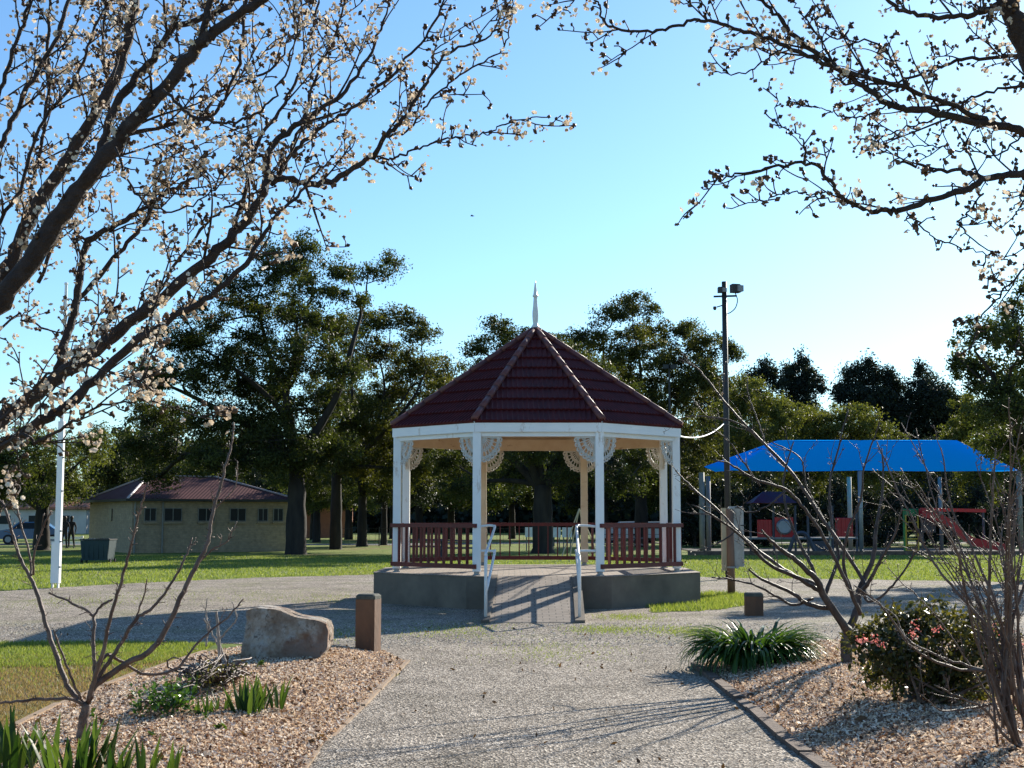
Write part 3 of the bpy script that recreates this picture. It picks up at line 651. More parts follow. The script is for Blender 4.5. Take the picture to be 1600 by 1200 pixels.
# ------------------------------------------------------------------ bollards and rock
def bollard(px, py, wd, top_py, label, rz=0, zoff=0.0):
    g = G(px, py); z = P(px, top_py, g[1])[2]
    r = empty('bollard', (g[0], g[1], 0), label, 'bollard', 'square timber bollards')
    mb = MB(); cbox(mb, (g[0], g[1], (z-.06)/2), (wd, wd, z-.06), .004, rz); mb.build('post', M['rust'], r)
    mb = MB(); cbox(mb, (g[0], g[1], z-.03+.001), (wd+.004, wd+.004, .06), .022, rz); mb.build('top', M['darktop'], r)
bollard(575, 1022, .245, 928, 'brown square bollard beside the boulder at the bed corner', R(-14))
bollard(1178, 962, .30, 926, 'low brown bollard half hidden behind the strap-leaved clump', R(-5))
g = G(445, 1036, .1); import bmesh
bm = bmesh.new(); bmesh.ops.create_cube(bm, size=1); bmesh.ops.subdivide_edges(bm, edges=bm.edges[:], cuts=15, use_grid_fill=True)
from mathutils import noise as mn
def lerp(a, b, s): return a + (b - a) * s
for v in bm.verts:
    u, d, h = v.co.x + .5, v.co.y, v.co.z + .5
    zt = float(np.interp(u, [0, .1, .35, .45, .6, .72, .9, 1], [.60, .64, .62, .60, .54, .52, .50, .46]))
    zb = float(np.interp(u, [0, .12, .2, .6, .85, 1], [-.10, -.08, .00, -.02, .0, .07]))
    xl = lerp(-.56, -.51, h); xr = lerp(.40, .515, min(1, h * 3.0)) - .03 * max(0, h - .8) * 5
    x = lerp(xl, xr, u); y = d * (.66 - .05 * h) + .10 * (h - .5) * (1 if d < 0 else 0); z = lerp(zb, zt, h)
    q = Vector((x, y, z)); f = mn.fractal(q * 2.3 + Vector((5, 2, 1)), 1, 2.2, 4); cell = mn.cell(q * 4.5 + Vector((f, f, f)) * .6); rd = abs(mn.noise(q * 6))
    q += Vector((x * .5, y * 1.4, (z - .3) * .25)).normalized() * (f * .022 + cell * .016 - rd * .025)
    v.co = q
me = bpy.data.meshes.new('boulder'); bm.to_mesh(me); bm.free(); me.materials.append(M['rock'])
me.polygons.foreach_set('use_smooth', np.zeros(len(me.polygons), bool))
o = bpy.data.objects.new('boulder', me); C.objects.link(o); o.scale = (.88, .88, .98); o.location = (g[0], g[1] + .30, .06); tag(o, 'large blocky tan boulder on the mulch beside the bollard', 'rock')

# ------------------------------------------------------------------ shade sail and playground
YF, YR, YB = 62.5, 67.0, 71.5
sf = empty('shade_structure', tuple(G(1345, 867)), 'big bright blue shade sail on steel posts over the playground', 'shade sail')
def zpx(py, Y): return P(800, py, Y)[2]
XL = P(1108, 730, 67)[0]; X0 = P(1143, 736, YF)[0]; XM = P(1345, 735, YF)[0]; X1 = P(1588, 735, YF)[0] + .1
zf = zpx(735, YF) ; zr = zpx(688, YR); XRl = P(1215, 690, YR)[0]; XRr = P(1495, 688, YR)[0]; XR = P(1640, 730, 67)[0]
def sail(c00, c10, c11, c01, sag, n=14, pull=.10):
    V = []
    for j in range(n+1):
        for i in range(n+1):
            u, v = i/n, j/n; p = (c00*(1-u)+c10*u)*(1-v) + (c01*(1-u)+c11*u)*v
            V.append(p - np.array((0, 0, sag * 4 * u * (1-u) * (1 - .6*v))))
    return V, np.array([(j*(n+1)+i, j*(n+1)+i+1, (j+1)*(n+1)+i+1, (j+1)*(n+1)+i) for j in range(n) for i in range(n)])
A_ = lambda x, y, z: np.array((x, y, z))
def canopy(mb, x0, x1, rl, rr):
    mb.add(*sail(A_(x0, YF, zf), A_(x1, YF, zf), A_(rr, YR, zr), A_(rl, YR, zr), .04), .4)
    mb.add(*sail(A_(x1, YB, zf+.5), A_(x0, YB, zf+.5), A_(rl, YR, zr), A_(rr, YR, zr), -.03), .6)
XMr = P(1345, 688, YR)[0]
mb = MB(); canopy(mb, X0, XM, XRl, XMr); canopy(mb, XM, X1, XMr, XRr)
mb.add(*sail(A_(X0, YB, zf+.5), A_(X0, YF, zf), A_(XRl, YR, zr), A_(XRl, YR, zr), .12), .8)
mb.add([A_(X0, YF, zf), A_(XL, YR - 2, zf + .02), A_(X0, YB, zf+.5), A_(XRl, YR, zr), A_((XL+XRl)/2, YR, (zf+zr)/2 + .18)], [np.array([(0, 4, 1), (1, 4, 2), (0, 3, 4), (4, 3, 2)])], .9)
mb.add(*sail(A_(X1, YF, zf), A_(X1, YB, zf+.5), A_(XRr, YR, zr), A_(XRr, YR, zr), .12), .8)
mb.build('sail', M['sail'], sf)
for px, Y, mat, rr in ((1345, YF+.05, 'galv', .10), (1097, 64.5, 'postgrey', .13), (1107, 70, 'postgrey', .12), (1328, YB, 'postcream', .12), (1594, YF, 'postgrey', .12), (1470, YB, 'postgrey', .1)):
    x = P(px, 810, Y)[0]; mb = MB(); tube(mb, [(x, Y, 0), (x, Y, zf - .03)], rr, 8); mb.build('post', M[mat], sf, smooth=True)
pg = empty('play_structure', tuple(G(1340, 860)), 'red and yellow climbing frame with slide under the blue shade', 'playground')
def at(px, py, Y): return P(px, py, Y)
Yp = 66.0; q = PXM(Yp)
mb = MB(); a = at(1170, 841, Yp); bb = at(1260, 841, Yp); box(mb, ((a[0]+bb[0])/2, Yp+.6, a[2]), (bb[0]-a[0], 1.4, .10)); mb.build('deck', M['postgrey'], pg)
mb = MB(); a = at(1262, 841, Yp); bb = at(1340, 841, Yp); box(mb, ((a[0]+bb[0])/2, Yp+.6, a[2]), (bb[0]-a[0], 1.4, .08)); mb.build('deck', M['postgrey'], pg)
def panel(x0, y0, x1, y1, mat, name='panel', Y=Yp, ribs=0):
    a = at(x0, y0, Y); b_ = at(x1, y1, Y); mb = MB(); cbox(mb, ((a[0]+b_[0])/2, Y, (a[2]+b_[2])/2), (b_[0]-a[0], .06, a[2]-b_[2]), .02)
    for r_ in range(ribs): 
        xx = a[0] + (b_[0]-a[0]) * (r_ + .5) / ribs; box(mb, (xx, Y-.05, (a[2]+b_[2])/2), (.06, .05, (a[2]-b_[2])*.9))
    return mb.build(name, M[mat], pg)
panel(1305, 809, 1333, 839, 'playred', ribs=4); panel(1210, 808, 1240, 841, 'playred'); panel(1183, 812, 1206, 840, 'playred', ribs=3)
mb = MB(); c = at(1225, 823, Yp - .08); th_ = np.linspace(0, 2*math.pi, 17)[:-1]
mb.faces([(c[0] + .38*math.cos(t_), Yp-.12, c[2] + .38*math.sin(t_)) for t_ in th_] + [(c[0] + .30*math.cos(t_), Yp-.20, c[2] + .30*math.sin(t_)) for t_ in th_], [(i, (i+1) % 16, 16+(i+1) % 16, 16+i) for i in range(16)] + [tuple(range(16, 32))]); mb.build('porthole', M['galv'], pg)
for px, pt_, mat in ((1172, 790, 'playdark'), (1208, 785, 'playdark'), (1242, 790, 'playdark'), (1262, 800, 'playdark'), (1300, 790, 'playdark'), (1338, 800, 'playdark'), (1412, 795, 'playgreen'), (1440, 797, 'playdark'), (1296, 815, 'postcream'), (1536, 800, 'playdark')):
    a = at(px, pt_, Yp); mb = MB(); tube(mb, [(a[0], Yp, 0), (a[0], Yp, a[2])], .06, 6); mb.build('post', M[mat], pg)
mb = MB(); M['playroof'] = plain('play_roof', (.12, .004, .006), (.09, .004, .006), 4, .6, .02); a = at(1172, 786, Yp); b_ = at(1242, 786, Yp); t_ = at(1207, 768, Yp); mb.faces([(a[0], Yp-.6, a[2]), (b_[0], Yp-.6, a[2]), (b_[0], Yp+1.2, a[2]), (a[0], Yp+1.2, a[2]), ((t_[0]-.4), Yp+.3, t_[2]), ((t_[0]+.5), Yp+.3, t_[2])], [(0,1,5,4), (2,3,4,5), (1,2,5), (3,0,4), (3,2,1,0)]); mb.build('roof', M['playroof'], pg)
mb = MB(); a = at(1438, 796, Yp); b_ = at(1540, 798, Yp); bar(mb, a, b_, .12, .16); mb.build('beam', M['playred'], pg)
mb = MB(); pts = [at(*v, Yp-.4) for v in ((1438, 806), (1462, 812), (1485, 824), (1505, 842), (1522, 852), (1545, 856), (1568, 861))]
c = cr(pts, 5); n = len(c); wdt = .5
V = []; 
for p_ in c: V += [(p_[0], p_[1]-wdt/2, p_[2]+.34), (p_[0], p_[1]-wdt/2-.03, p_[2]+.34), (p_[0], p_[1]-wdt/2-.03, p_[2]-.04), (p_[0], p_[1]+wdt/2, p_[2]-.04), (p_[0], p_[1]+wdt/2, p_[2]+.34), (p_[0], p_[1]+wdt/2-.03, p_[2]+.34), (p_[0], p_[1]+wdt/2-.03, p_[2]+.02), (p_[0], p_[1]-wdt/2, p_[2]+.02)]
mb.add(V, np.array([(i*8+j, i*8+(j+1) % 8, (i+1)*8+(j+1) % 8, (i+1)*8+j) for i in range(n-1) for j in range(8)])); mb.build('slide', M['playred'], pg)
mb = MB()
for px in (1415, 1434): a = at(px, 805, Yp-.2); tube(mb, [(a[0], Yp-.2, 0), (a[0], Yp-.2, a[2])], .035, 6)
for py in (816, 829, 842, 852, 860): a = at(1415, py, Yp-.2); b_ = at(1434, py, Yp-.2); tube(mb, [a, b_], .03, 6)
mb.build('ladder', M['playyellow'], pg)
panel(1413, 795, 1436, 806, 'playgreen'); panel(1441, 812, 1462, 832, 'playdark'); panel(1270, 845, 1300, 862, 'playdark')
mb = MB(); a = at(1255, 862, Yp-1); tube(mb, cr([a + (-.7, 0, -.1), a + (-.35, 0, .75), a + (.15, 0, .8), a + (.6, 0, -.1)], 5), [.10]*16, 6); mb.build('climbing_arch', M['playdark'], pg)
mb = MB(); a = G(1075, 868); b_ = G(1650, 866); bar(mb, (a[0], 62.1, .10), (b_[0], 62.1, .10), .15, .20)
tag(mb.build('playground_border', M['timber2'], org=(a[0], 62.1, 0)), 'low dark timber border along the near side of playground', 'border')

# ------------------------------------------------------------------ trees
def limb(mb, a, b, r0, r1, rng, bend=.15, n=7, seg=6):
    a = np.array(a, float); b = np.array(b, float); L = np.linalg.norm(b - a)
    off = rng.normal(size=3) * bend * L * .5; off[2] = -abs(off[2]) * .3 + .12 * L * bend * 3
    k1 = a + (b - a) * .35 + off; k2 = a + (b - a) * .7 + off * .7 + rng.normal(size=3) * bend * L * .15
    c = cr([a, k1, k2, b], max(2, n // 3)); tube(mb, c, np.linspace(r0, r1, len(c)), seg); return c
def tree(name, label, cat, tpx, tpy, Y, tr, blobs, leafmat, seed, fork=.45, dens=260, ls=.17, group=None, flat=.75, clump=.55, bark='bark_gum', lean=0, depthk=1.0, dy=1.5, wisps=0, aspect=.45, core=.5):
    rng = np.random.default_rng(seed); x = P(tpx, 810, Y)[0]
    r = empty(name, (x, Y, 0), label, cat, group); s = PXM(Y)
    kk = 1.16 if name == 'gum_tree' else 1.05
    bl = [(P(bx, by, Y + rng.uniform(-dy, dy)), rx*s*kk, ry*s*kk) for bx, by, rx, ry in blobs]
    zmin = min(b[0][2] - b[2] for b in bl); zc = np.mean([b[0][2] for b in bl])
    fz = max(.8, zmin + (zc - zmin) * fork * .5)
    tm = MB(); cm = MB(); base = np.array((x, Y, 0)); top = np.array((x + lean, Y, fz))
    tube(tm, cr([base + (0,0,-.1), base + (0,0,.25), base + (top-base)*.5 + (lean*.1, 0, 0), top], 4), np.interp(np.linspace(0, 1, 13), [0, .1, .3, 1], [tr*1.75, tr*1.15, tr, tr*.72]) * (1 + .05 * rng.normal(size=13)), 12)
    ntop = np.array((x + lean, Y, max(b[0][2] for b in bl) * .72 + fz * .28)); lead = []
    order = sorted(bl, key=lambda b: b[0][2])
    mids = []
    npr = min(5, max(2, len(bl) // 3)); byx = sorted(bl, key=lambda b: b[0][0] + .3 * rng.normal())
    for k_ in range(npr):
        grp = byx[int(len(byx) * k_ / npr): max(int(len(byx) * (k_ + 1) / npr), 1)]; cen = np.mean([b[0] for b in grp], axis=0); hi = max(grp, key=lambda b: b[0][2])[0]
        e_ = cen * .6 + hi * .4; cc = limb(tm, top - np.array((0, 0, .25)), e_, tr * (.58 if npr < 4 else .44), tr * .09, rng, .16, 15, 8)
        for f in (.3, .45, .6, .75, .9, 1.0): mids.append((cc[int((len(cc)-1) * f)], tr * .5 * (1 - .75 * f)))
    for c, rx, ry in order:
        src = top; rr = tr * .45; best = np.linalg.norm(c - top)
        for mpt, mr in mids:
            d = np.linalg.norm(c - mpt)
            if d < best and mpt[2] < c[2] + .6 and mr > .03: best = d; src = mpt; rr = mr * .8
        rr = min(rr, .03 + best * .035) if src is not top else max(rr * .5, min(rr, .05 + best*.03))
        cc = limb(tm, src, c, rr, max(.02, rr * .35), rng, .22, 9)
        for f in (.5, .75, 1.0):
            i = int((len(cc)-1) * f); mids.append((cc[i], rr * (1 - .65 * f)))
        area = math.pi * rx * ry; rd = (rx + ry) / 2 * depthk
        clq = clump * .72; ncl = max(6, int(area / (clq * clq) * 1.5)); nl = int(area * dens * 2.5 / ncl) + 1
        u = unit(rng.normal(size=(ncl, 3))) * (rng.random((ncl, 1)) ** core); cl = c + u * (rx, rd, ry)
        for q_ in cl[: max(3, ncl // 2)]: limb(tm, c + rng.normal(size=3) * rx * .15, q_, .022, .008, rng, .3, 6, 4)
        cs = clq * (.6 + 1.1 * rng.random((ncl, 1, 1)))
        off = rng.normal(size=(ncl, nl, 3)); off /= (np.linalg.norm(off, axis=2, keepdims=True) + 1e-6) ; off *= rng.random((ncl, nl, 1)) ** .7
        pts = cl[:, None, :] + off * cs * (1, 1, flat)
        tt = (np.repeat(rng.random((ncl, 1)), nl, 1) * .6 + rng.random((ncl, nl)) * .4).ravel()
        leaves(cm, pts.reshape(-1, 3), ls * .64, rng, aspect, t=tt)
    for _ in range(wisps):
        c, rx, ry = bl[rng.integers(len(bl))]; d = unit(rng.normal(size=3) + (0, 0, .4)); e = c + d * (rx, rx, ry) * 1.6
        cc = limb(tm, c, e, .03, .008, rng, .4, 6, 4)
    tm.build('trunk', M[bark], r, smooth=True); cm.build('crown', leafmat if not isinstance(leafmat, str) else M[leafmat], r)
    return r
tree('gum_tree', 'largest spreading gum with thick trunk at the right end of amenities block', 'tree', 463, 865, 64, .50,
     [(470,388,38,22),(436,425,48,26),(410,385,22,18),(535,422,34,18),(575,428,34,14),(618,408,20,15),(372,455,48,26),(500,455,42,22),(450,490,60,28),(330,505,34,20),(285,530,34,24),
      (395,530,42,26),(520,520,50,28),(300,585,62,28),(250,590,30,26),(375,600,52,30),(455,570,66,34),(540,575,36,26),(270,650,60,30),(350,665,62,34),(430,660,62,40),(500,640,50,34),
      (250,705,50,22),(330,722,52,18),(410,725,50,24),(480,720,44,34),(225,640,28,20),(520,700,40,30),(300,545,34,22),(345,555,34,22),(420,615,50,26),(490,540,40,22),(470,420,30,18),(240,665,34,22),(400,480,34,22),(560,470,24,12),(430,700,60,30),(235,600,26,20),(222,575,18,14),(240,530,20,16),(300,480,24,16),(215,690,30,20),(250,745,44,18),(380,560,30,18),(480,500,36,18)], 'leaf_gum', 21, fork=.5, dens=400, clump=.66, flat=.7, wisps=16, dy=3, ls=.19)
tree('gum_tree', 'tall gum with olive crown between the amenities block and rotunda', 'tree', 525, 852, 74, .36,
     [(610,500,46,20),(655,520,32,14),(560,508,30,18),(580,560,60,30),(650,575,44,26),(520,610,44,30),(620,620,66,34),(690,580,34,24),(560,660,56,36),(640,680,58,34),(585,720,50,30),(700,625,34,28),(530,720,36,26),(650,740,44,26)],
     'leaf_gum2', 22, dens=420, clump=.7, wisps=14, dy=3, ls=.2)
tree('gum_tree', 'slender dark gum second to the right of the amenities block', 'tree', 566, 848, 82, .32,
     [(560,640,50,34),(600,680,50,34),(520,690,50,30),(570,740,60,30),(620,750,44,30),(500,750,40,28)], 'leaf_gum', 23, dens=360, clump=.7, ls=.21, wisps=6)
tree('gum_tree', 'narrow dark tree behind the left railing of the rotunda', 'tree', 600, 850, 86, .22,
     [(620,700,40,30),(600,760,36,22),(650,760,36,24),(680,700,40,34)], 'leaf_dark', 24, dens=320, clump=.7, ls=.21)
tree('gum_tree', 'broad forked tree framed by the rotunda with heavy low limbs', 'tree', 848, 866, 66, .55,
     [(780,512,36,18),(745,545,28,16),(810,540,40,22),(860,560,60,30),(760,590,52,26),(680,660,38,28),(700,720,40,26),(760,690,46,28),(820,700,46,20),(890,700,50,24),(950,690,48,24),(1000,720,40,26),(720,760,34,18),(800,740,44,20),(910,742,50,20),(975,755,40,18),(860,640,70,40),(940,620,60,36),(840,575,66,36),(860,535,26,12),(800,620,60,30),(930,590,40,26)],  # last blobs are hidden crown mass added for its shadow on the lawn
     'leaf_gum', 25, fork=.35, dens=360, clump=.6, wisps=6, dy=2.5, ls=.18)
tree('gum_tree', 'rounded olive gum rising just right of the rotunda roof', 'tree', 1002, 856, 80, .42,
     [(988,482,42,20),(960,495,26,16),(905,530,44,20),(1020,520,34,20),(1070,520,34,18),(1100,535,34,18),(1142,545,22,18),(985,550,62,30),(1060,565,54,28),(1100,590,40,26),(1000,600,60,34),(1070,625,56,34),(930,575,50,26),(1030,665,50,34),(1080,690,44,32),(1060,740,44,28),(1010,750,40,26)],
     'leaf_gum2', 26, dens=360, clump=.72, wisps=12, dy=3, ls=.21)
for i, (tp, Y, bl, lab) in enumerate([
    (1180, 92, [(1165,625,44,34),(1215,650,46,34),(1130,660,44,38),(1180,690,60,34),(1120,720,44,34),(1175,745,50,30)], 'rounded yellow-green tree behind the left end of blue sail'),
    (1262, 95, [(1250,655,50,24),(1290,680,44,24),(1235,700,46,24),(1300,720,44,24),(1250,750,50,30)], 'yellow-green tree behind the left half of blue sail'),
    (1345, 95, [(1325,650,42,22),(1360,670,36,22),(1320,690,50,22),(1385,695,40,22),(1350,740,60,30)], 'low olive tree above the middle of blue sail'),
    (1440, 97, [(1420,712,46,24),(1470,720,44,22),(1440,750,60,28),(1400,752,40,26)], 'low olive tree mostly hidden behind the middle of blue sail'),
    (1530, 90, [(1515,640,28,24),(1545,650,36,28),(1510,675,40,24),(1560,685,44,26),(1580,640,30,26),(1540,720,50,28),(1590,720,40,30),(1540,755,56,26)], 'bright yellow-green tree above the right end of blue sail')]):
    tree('wattle_tree', lab, 'tree', tp, 850, Y, .28, bl, 'leaf_olive', 40 + i, dens=330, clump=.7, ls=.24, group='olive trees behind the playground', flat=.8, core=.4)
for i, (tp, bl, lab) in enumerate([
    (1192, [(1195,580,14,16),(1180,600,22,20),(1210,592,20,20),(1195,640,36,36),(1170,620,24,24)], 'dark pointed pine left of the twin far pines'),
    (1256, [(1254,560,10,14),(1250,585,24,20),(1268,600,24,26),(1240,610,26,26),(1255,650,42,34),(1235,580,14,14)], 'tallest dark pine above the blue sail, left group'),
    (1348, [(1350,572,18,12),(1340,590,32,18),(1365,590,24,18),(1350,625,50,30),(1320,610,24,20)], 'broad dark pine behind the middle of blue sail'),
    (1395, [(1390,592,22,16),(1400,620,40,30),(1385,645,44,30)], 'dark pine between two broader far pines'),
    (1442, [(1440,582,16,14),(1440,605,28,20),(1455,630,38,34),(1430,650,40,30)], 'dark pine with blunt top left of right-hand tree'),
    (1482, [(1470,612,18,16),(1485,640,36,30),(1500,660,36,30)], 'low dark pine tucked against the right-hand tree'),
    (1135, [(1105,600,24,20),(1130,610,24,24),(1110,640,40,34)], 'small dark pine beside the floodlight pole')]):
    tree('pine_tree', lab, 'tree', tp, 838, 130, .4, bl + [(tp, 700, 46, 40), (tp, 760, 46, 40)], 'leaf_dark', 60 + i, dens=190, clump=.9, ls=.36, group='dark pines beyond the playground', flat=1.1, dy=2, core=.4)
tree('oak_tree', 'dense dark green tree hanging in from the right edge above the sail', 'tree', 1640, 900, 39, .35,
     [(1590,490,40,22),(1530,525,44,24),(1600,545,50,34),(1540,575,52,30),(1610,610,60,40),(1565,640,50,30),(1500,560,24,20),(1660,500,60,40),(1680,600,60,50),(1740,560,60,60),(1640,680,60,40),(1720,690,60,50),(1560,690,36,26),(1760,640,60,60),(1570,520,34,24),(1560,610,44,30),(1595,690,44,26),(1525,600,26,22),(1600,450,30,18)],
     'leaf_oak', 80, dens=760, clump=.42, ls=.12, flat=.8, dy=2.6, aspect=.6)
tree('oak_tree', 'leafy green tree at far left behind the white pole', 'tree', 66, 858, 72, .45,
     [(60,690,56,30),(20,720,50,34),(110,715,50,34),(60,745,60,30),(110,760,34,24),(10,765,50,22),(150,700,30,24),(-60,700,60,50),(-50,770,60,30),(60,775,40,16)],
     'leaf_green', 81, dens=300, clump=.65, ls=.2, flat=.8, dy=3)
tree('oak_tree', 'dark leafy tree just left of the amenities roof', 'tree', 190, 846, 88, .4,
     [(170,690,46,24),(215,715,46,26),(160,730,40,26),(235,740,50,24),(190,755,60,24),(290,740,50,26),(130,700,26,18)],
     'leaf_gum', 82, dens=330, clump=.75, ls=.22)
tree('oak_tree', 'small broad tree filling the gap under the big gum', 'tree', 495, 846, 95, .3,
     [(480,760,44,26),(520,770,40,24),(450,740,50,30),(560,775,40,22)], 'leaf_green', 83, dens=260, clump=.8, ls=.24)
# far belt of park trees: three built, the rest copied
belt = []
for i, lm in enumerate(('leaf_gum', 'leaf_green', 'leaf_dark')):
    belt.append(tree('park_tree', ['dark tree of the far belt behind the amenities block', 'green tree of the far belt seen between trunks left of rotunda', 'dark round tree of the far belt left of the white pole'][i], 'tree', (330, 545, -40)[i], 845, (104, 108, 112)[i], .34,
        [(b[0] + (330, 545, -40)[i], b[1], b[2], b[3]) for b in [(0, 690, 36, 26), (-26, 715, 34, 24), (28, 720, 34, 26), (0, 750, 50, 26), (-30, 775, 30, 18), (30, 775, 34, 18)]], lm, 90 + i, dens=190, clump=.9, ls=.30, group='trees of the far belt', flat=.8, core=.4))
cols = [(-140, 110, 2), (240, 112, 0), (430, 116, 2), (490, 108, 1), (615, 112, 0), (655, 106, 1), (705, 110, 2), (755, 104, 1), (800, 112, 0), (900, 110, 1), (945, 106, 2), (1000, 112, 1), (1050, 108, 0), (1100, 112, 2), (1150, 116, 1),
        (1210, 112, 0), (1270, 118, 2), (1330, 112, 1), (1390, 116, 0), (1450, 112, 2), (1510, 116, 1), (1570, 112, 0), (1630, 112, 2)]
lab_at = {-140: 'outermost tree of the far belt on the left', 240: 'far belt tree over the left part of amenities roof', 430: 'far belt tree just left of the thick gum trunk', 490: 'far belt tree just right of the thick gum trunk', 615: 'far belt tree beside the leftmost rotunda post',
    655: 'far belt tree seen through the left bay of the rotunda', 705: 'far belt tree left of the second rotunda post', 755: 'far belt tree right of the second rotunda post', 800: 'far belt tree left of the forked trunk in the rotunda', 900: 'far belt tree right of the forked trunk in the rotunda',
    945: 'far belt tree behind the right front rotunda post', 1000: 'far belt tree seen through the right bay of rotunda', 1050: 'far belt tree behind the rightmost rotunda post', 1100: 'far belt tree beside the left posts of the shade sail', 1150: 'far belt tree behind the grey electrical box',
    1210: 'far belt tree behind the red porthole panel', 1270: 'far belt tree between porthole panel and ribbed red panel', 1330: 'far belt tree behind the middle sail posts', 1390: 'far belt tree left of the yellow ladder', 1450: 'far belt tree above the top of the slide',
    1510: 'far belt tree above the lower half of the slide', 1570: 'far belt tree past the foot of the slide', 1630: 'outermost tree of the far belt on the right'}
for px, Y, k in cols:
    g = P(px, 810, Y); copy_tree(belt[k], (g[0], Y, 0), rz=(px * 1.7) % 6.28, sc=.9 + (px * 7 % 10) * .028, label=lab_at[px])

rng = np.random.default_rng(99); mb = MB()
xs = rng.uniform(-75, 75, 3000); ys = 165 + rng.uniform(-8, 14, 3000); tops = 9 + 3 * np.sin(xs * .13) + 2 * np.sin(xs * .41 + 1); zs = rng.random(3000) ** 1.5 * tops
cc = np.column_stack([xs, ys, zs])[:, None, :] + rng.normal(size=(3000, 30, 3)) * (1.0, 1.0, .8)
cc = cc.reshape(-1, 3); cc = cc[cc[:, 2] > .1]; leaves(mb, cc, .8, rng, .7)
tag(mb.build('far_wood', M['leaf_dark']), 'dark mass of far woodland beyond the park', kind='stuff')

hp = None
for i, (px, lab) in enumerate([(1085, 'leftmost dark hedge shrub, by the left sail posts'), (1140, 'dark hedge shrub behind the grey electrical box'), (1195, 'dark hedge shrub behind the red roofed cubby'), (1250, 'dark hedge shrub right of the porthole panel'), (1305, 'dark hedge shrub behind the ribbed red panel'),
        (1360, 'dark hedge shrub right of the middle sail posts'), (1415, 'dark hedge shrub behind the yellow ladder'), (1470, 'dark hedge shrub behind the top of slide'), (1525, 'dark hedge shrub behind the lower slide'), (1585, 'rightmost dark hedge shrub, past the foot of slide')]):
    g = P(px, 810, 80.0 + (i % 3) * 1.5)
    if hp is None:
        hp = tree('hedge_shrub', lab, 'shrub', px, 850, 80.0, .10, [(px, 835, 38, 24), (px - 18, 815, 26, 20), (px + 20, 808, 28, 22), (px, 790, 26, 18), (px + 5, 770, 24, 20)], 'leaf_dark', 120, dens=240, clump=.5, ls=.24, group='dark shrubs behind the playground', flat=.9, core=.5)
    else: copy_tree(hp, (g[0], g[1], 0), rz=i * 1.3, sc=.9 + (i * 7 % 5) * .06, label=lab)

# ------------------------------------------------------------------ far park furniture, fence, people, cars
def fence(x0, x1, Y, label, seed):
    r = empty('wire_fence', (x0, Y, 0), label, 'fence'); n = int((x1 - x0) / 2.6)
    mb = MB()
    for z in (.35, .7, 1.05): bar(mb, (x0, Y, z), (x1, Y, z), .02, .025)
    for k in range(int((x1-x0)/.4)): bar(mb, (x0 + k*.4, Y, .05), (x0 + k*.4, Y, 1.05), .012, .012)
    mb.build('mesh_panel', M['polegrey'], r)
    for k in range(n + 1):
        mb = MB(); tube(mb, [(x0 + k*2.6, Y, 0), (x0 + k*2.6, Y, 1.15)], .04, 6); mb.build('post', M['polegrey'], r)
fence(-10.5, 9, 82.5, 'low dark wire fence crossing the park behind the rotunda', 1)
def table(px, Y, label):
    x = P(px, 810, Y)[0]; r = empty('picnic_table', (x, Y, 0), label, 'picnic table', 'picnic tables under the trees')
    mb = MB(); box(mb, (x, Y, .74), (1.8, .75, .05)); mb.build('table_top', M['playdark'], r)
    for s in (-1, 1):
        mb = MB(); box(mb, (x, Y + s*.65, .44), (1.8, .28, .045)); mb.build('seat', M['playdark'], r)
        mb = MB(); bar(mb, (x + s*.65, Y-.6, 0), (x + s*.65, Y+.15, .72), .07, .05); bar(mb, (x + s*.65, Y+.6, 0), (x + s*.65, Y-.15, .72), .07, .05); bar(mb, (x+s*.65, Y-.65, .41), (x+s*.65, Y+.65, .41), .05, .04); mb.build('leg', M['playdark'], r)
table(662, 60, 'picnic table behind the left railing, nearest the left post'); table(715, 57, 'picnic table behind the second rotunda post'); table(975, 64, 'picnic table behind the right railing of the rotunda')
mb = MB()
x = P(905, 800, 54)[0]; sw = empty('swing_frame', (x, 54, 0), 'thin pale A-frame seen through the right of the rotunda', 'frame')
for dx in (-.55, -.3, .35, .6):
    mb = MB(); tube(mb, [(x, 54, zpx(795, 54)), (x + dx*1.4, 54 + dx, 0)], .025, 6); mb.build('leg', M['postcream'], sw)
def board(px, Y, wd, label):
    x = P(px, 810, Y)[0]; r = empty('sign_board', (x, Y, 0), label, 'sign', 'white boards behind the rotunda')
    mb = MB(); box(mb, (x, Y, .95), (wd, .05, .5)); mb.build('panel', M['white'], r)
    for s in (-1, 1):
        mb = MB(); box(mb, (x + s*wd*.35, Y+.04, .4), (.06, .05, .8)); mb.build('leg', M['postgrey'], r)
board(869, 70, .45, 'narrow white board just right of the forked trunk'); board(886, 70, .5, 'wider white board two along from the forked trunk'); board(828, 71, .5, 'white board just left of the forked trunk')
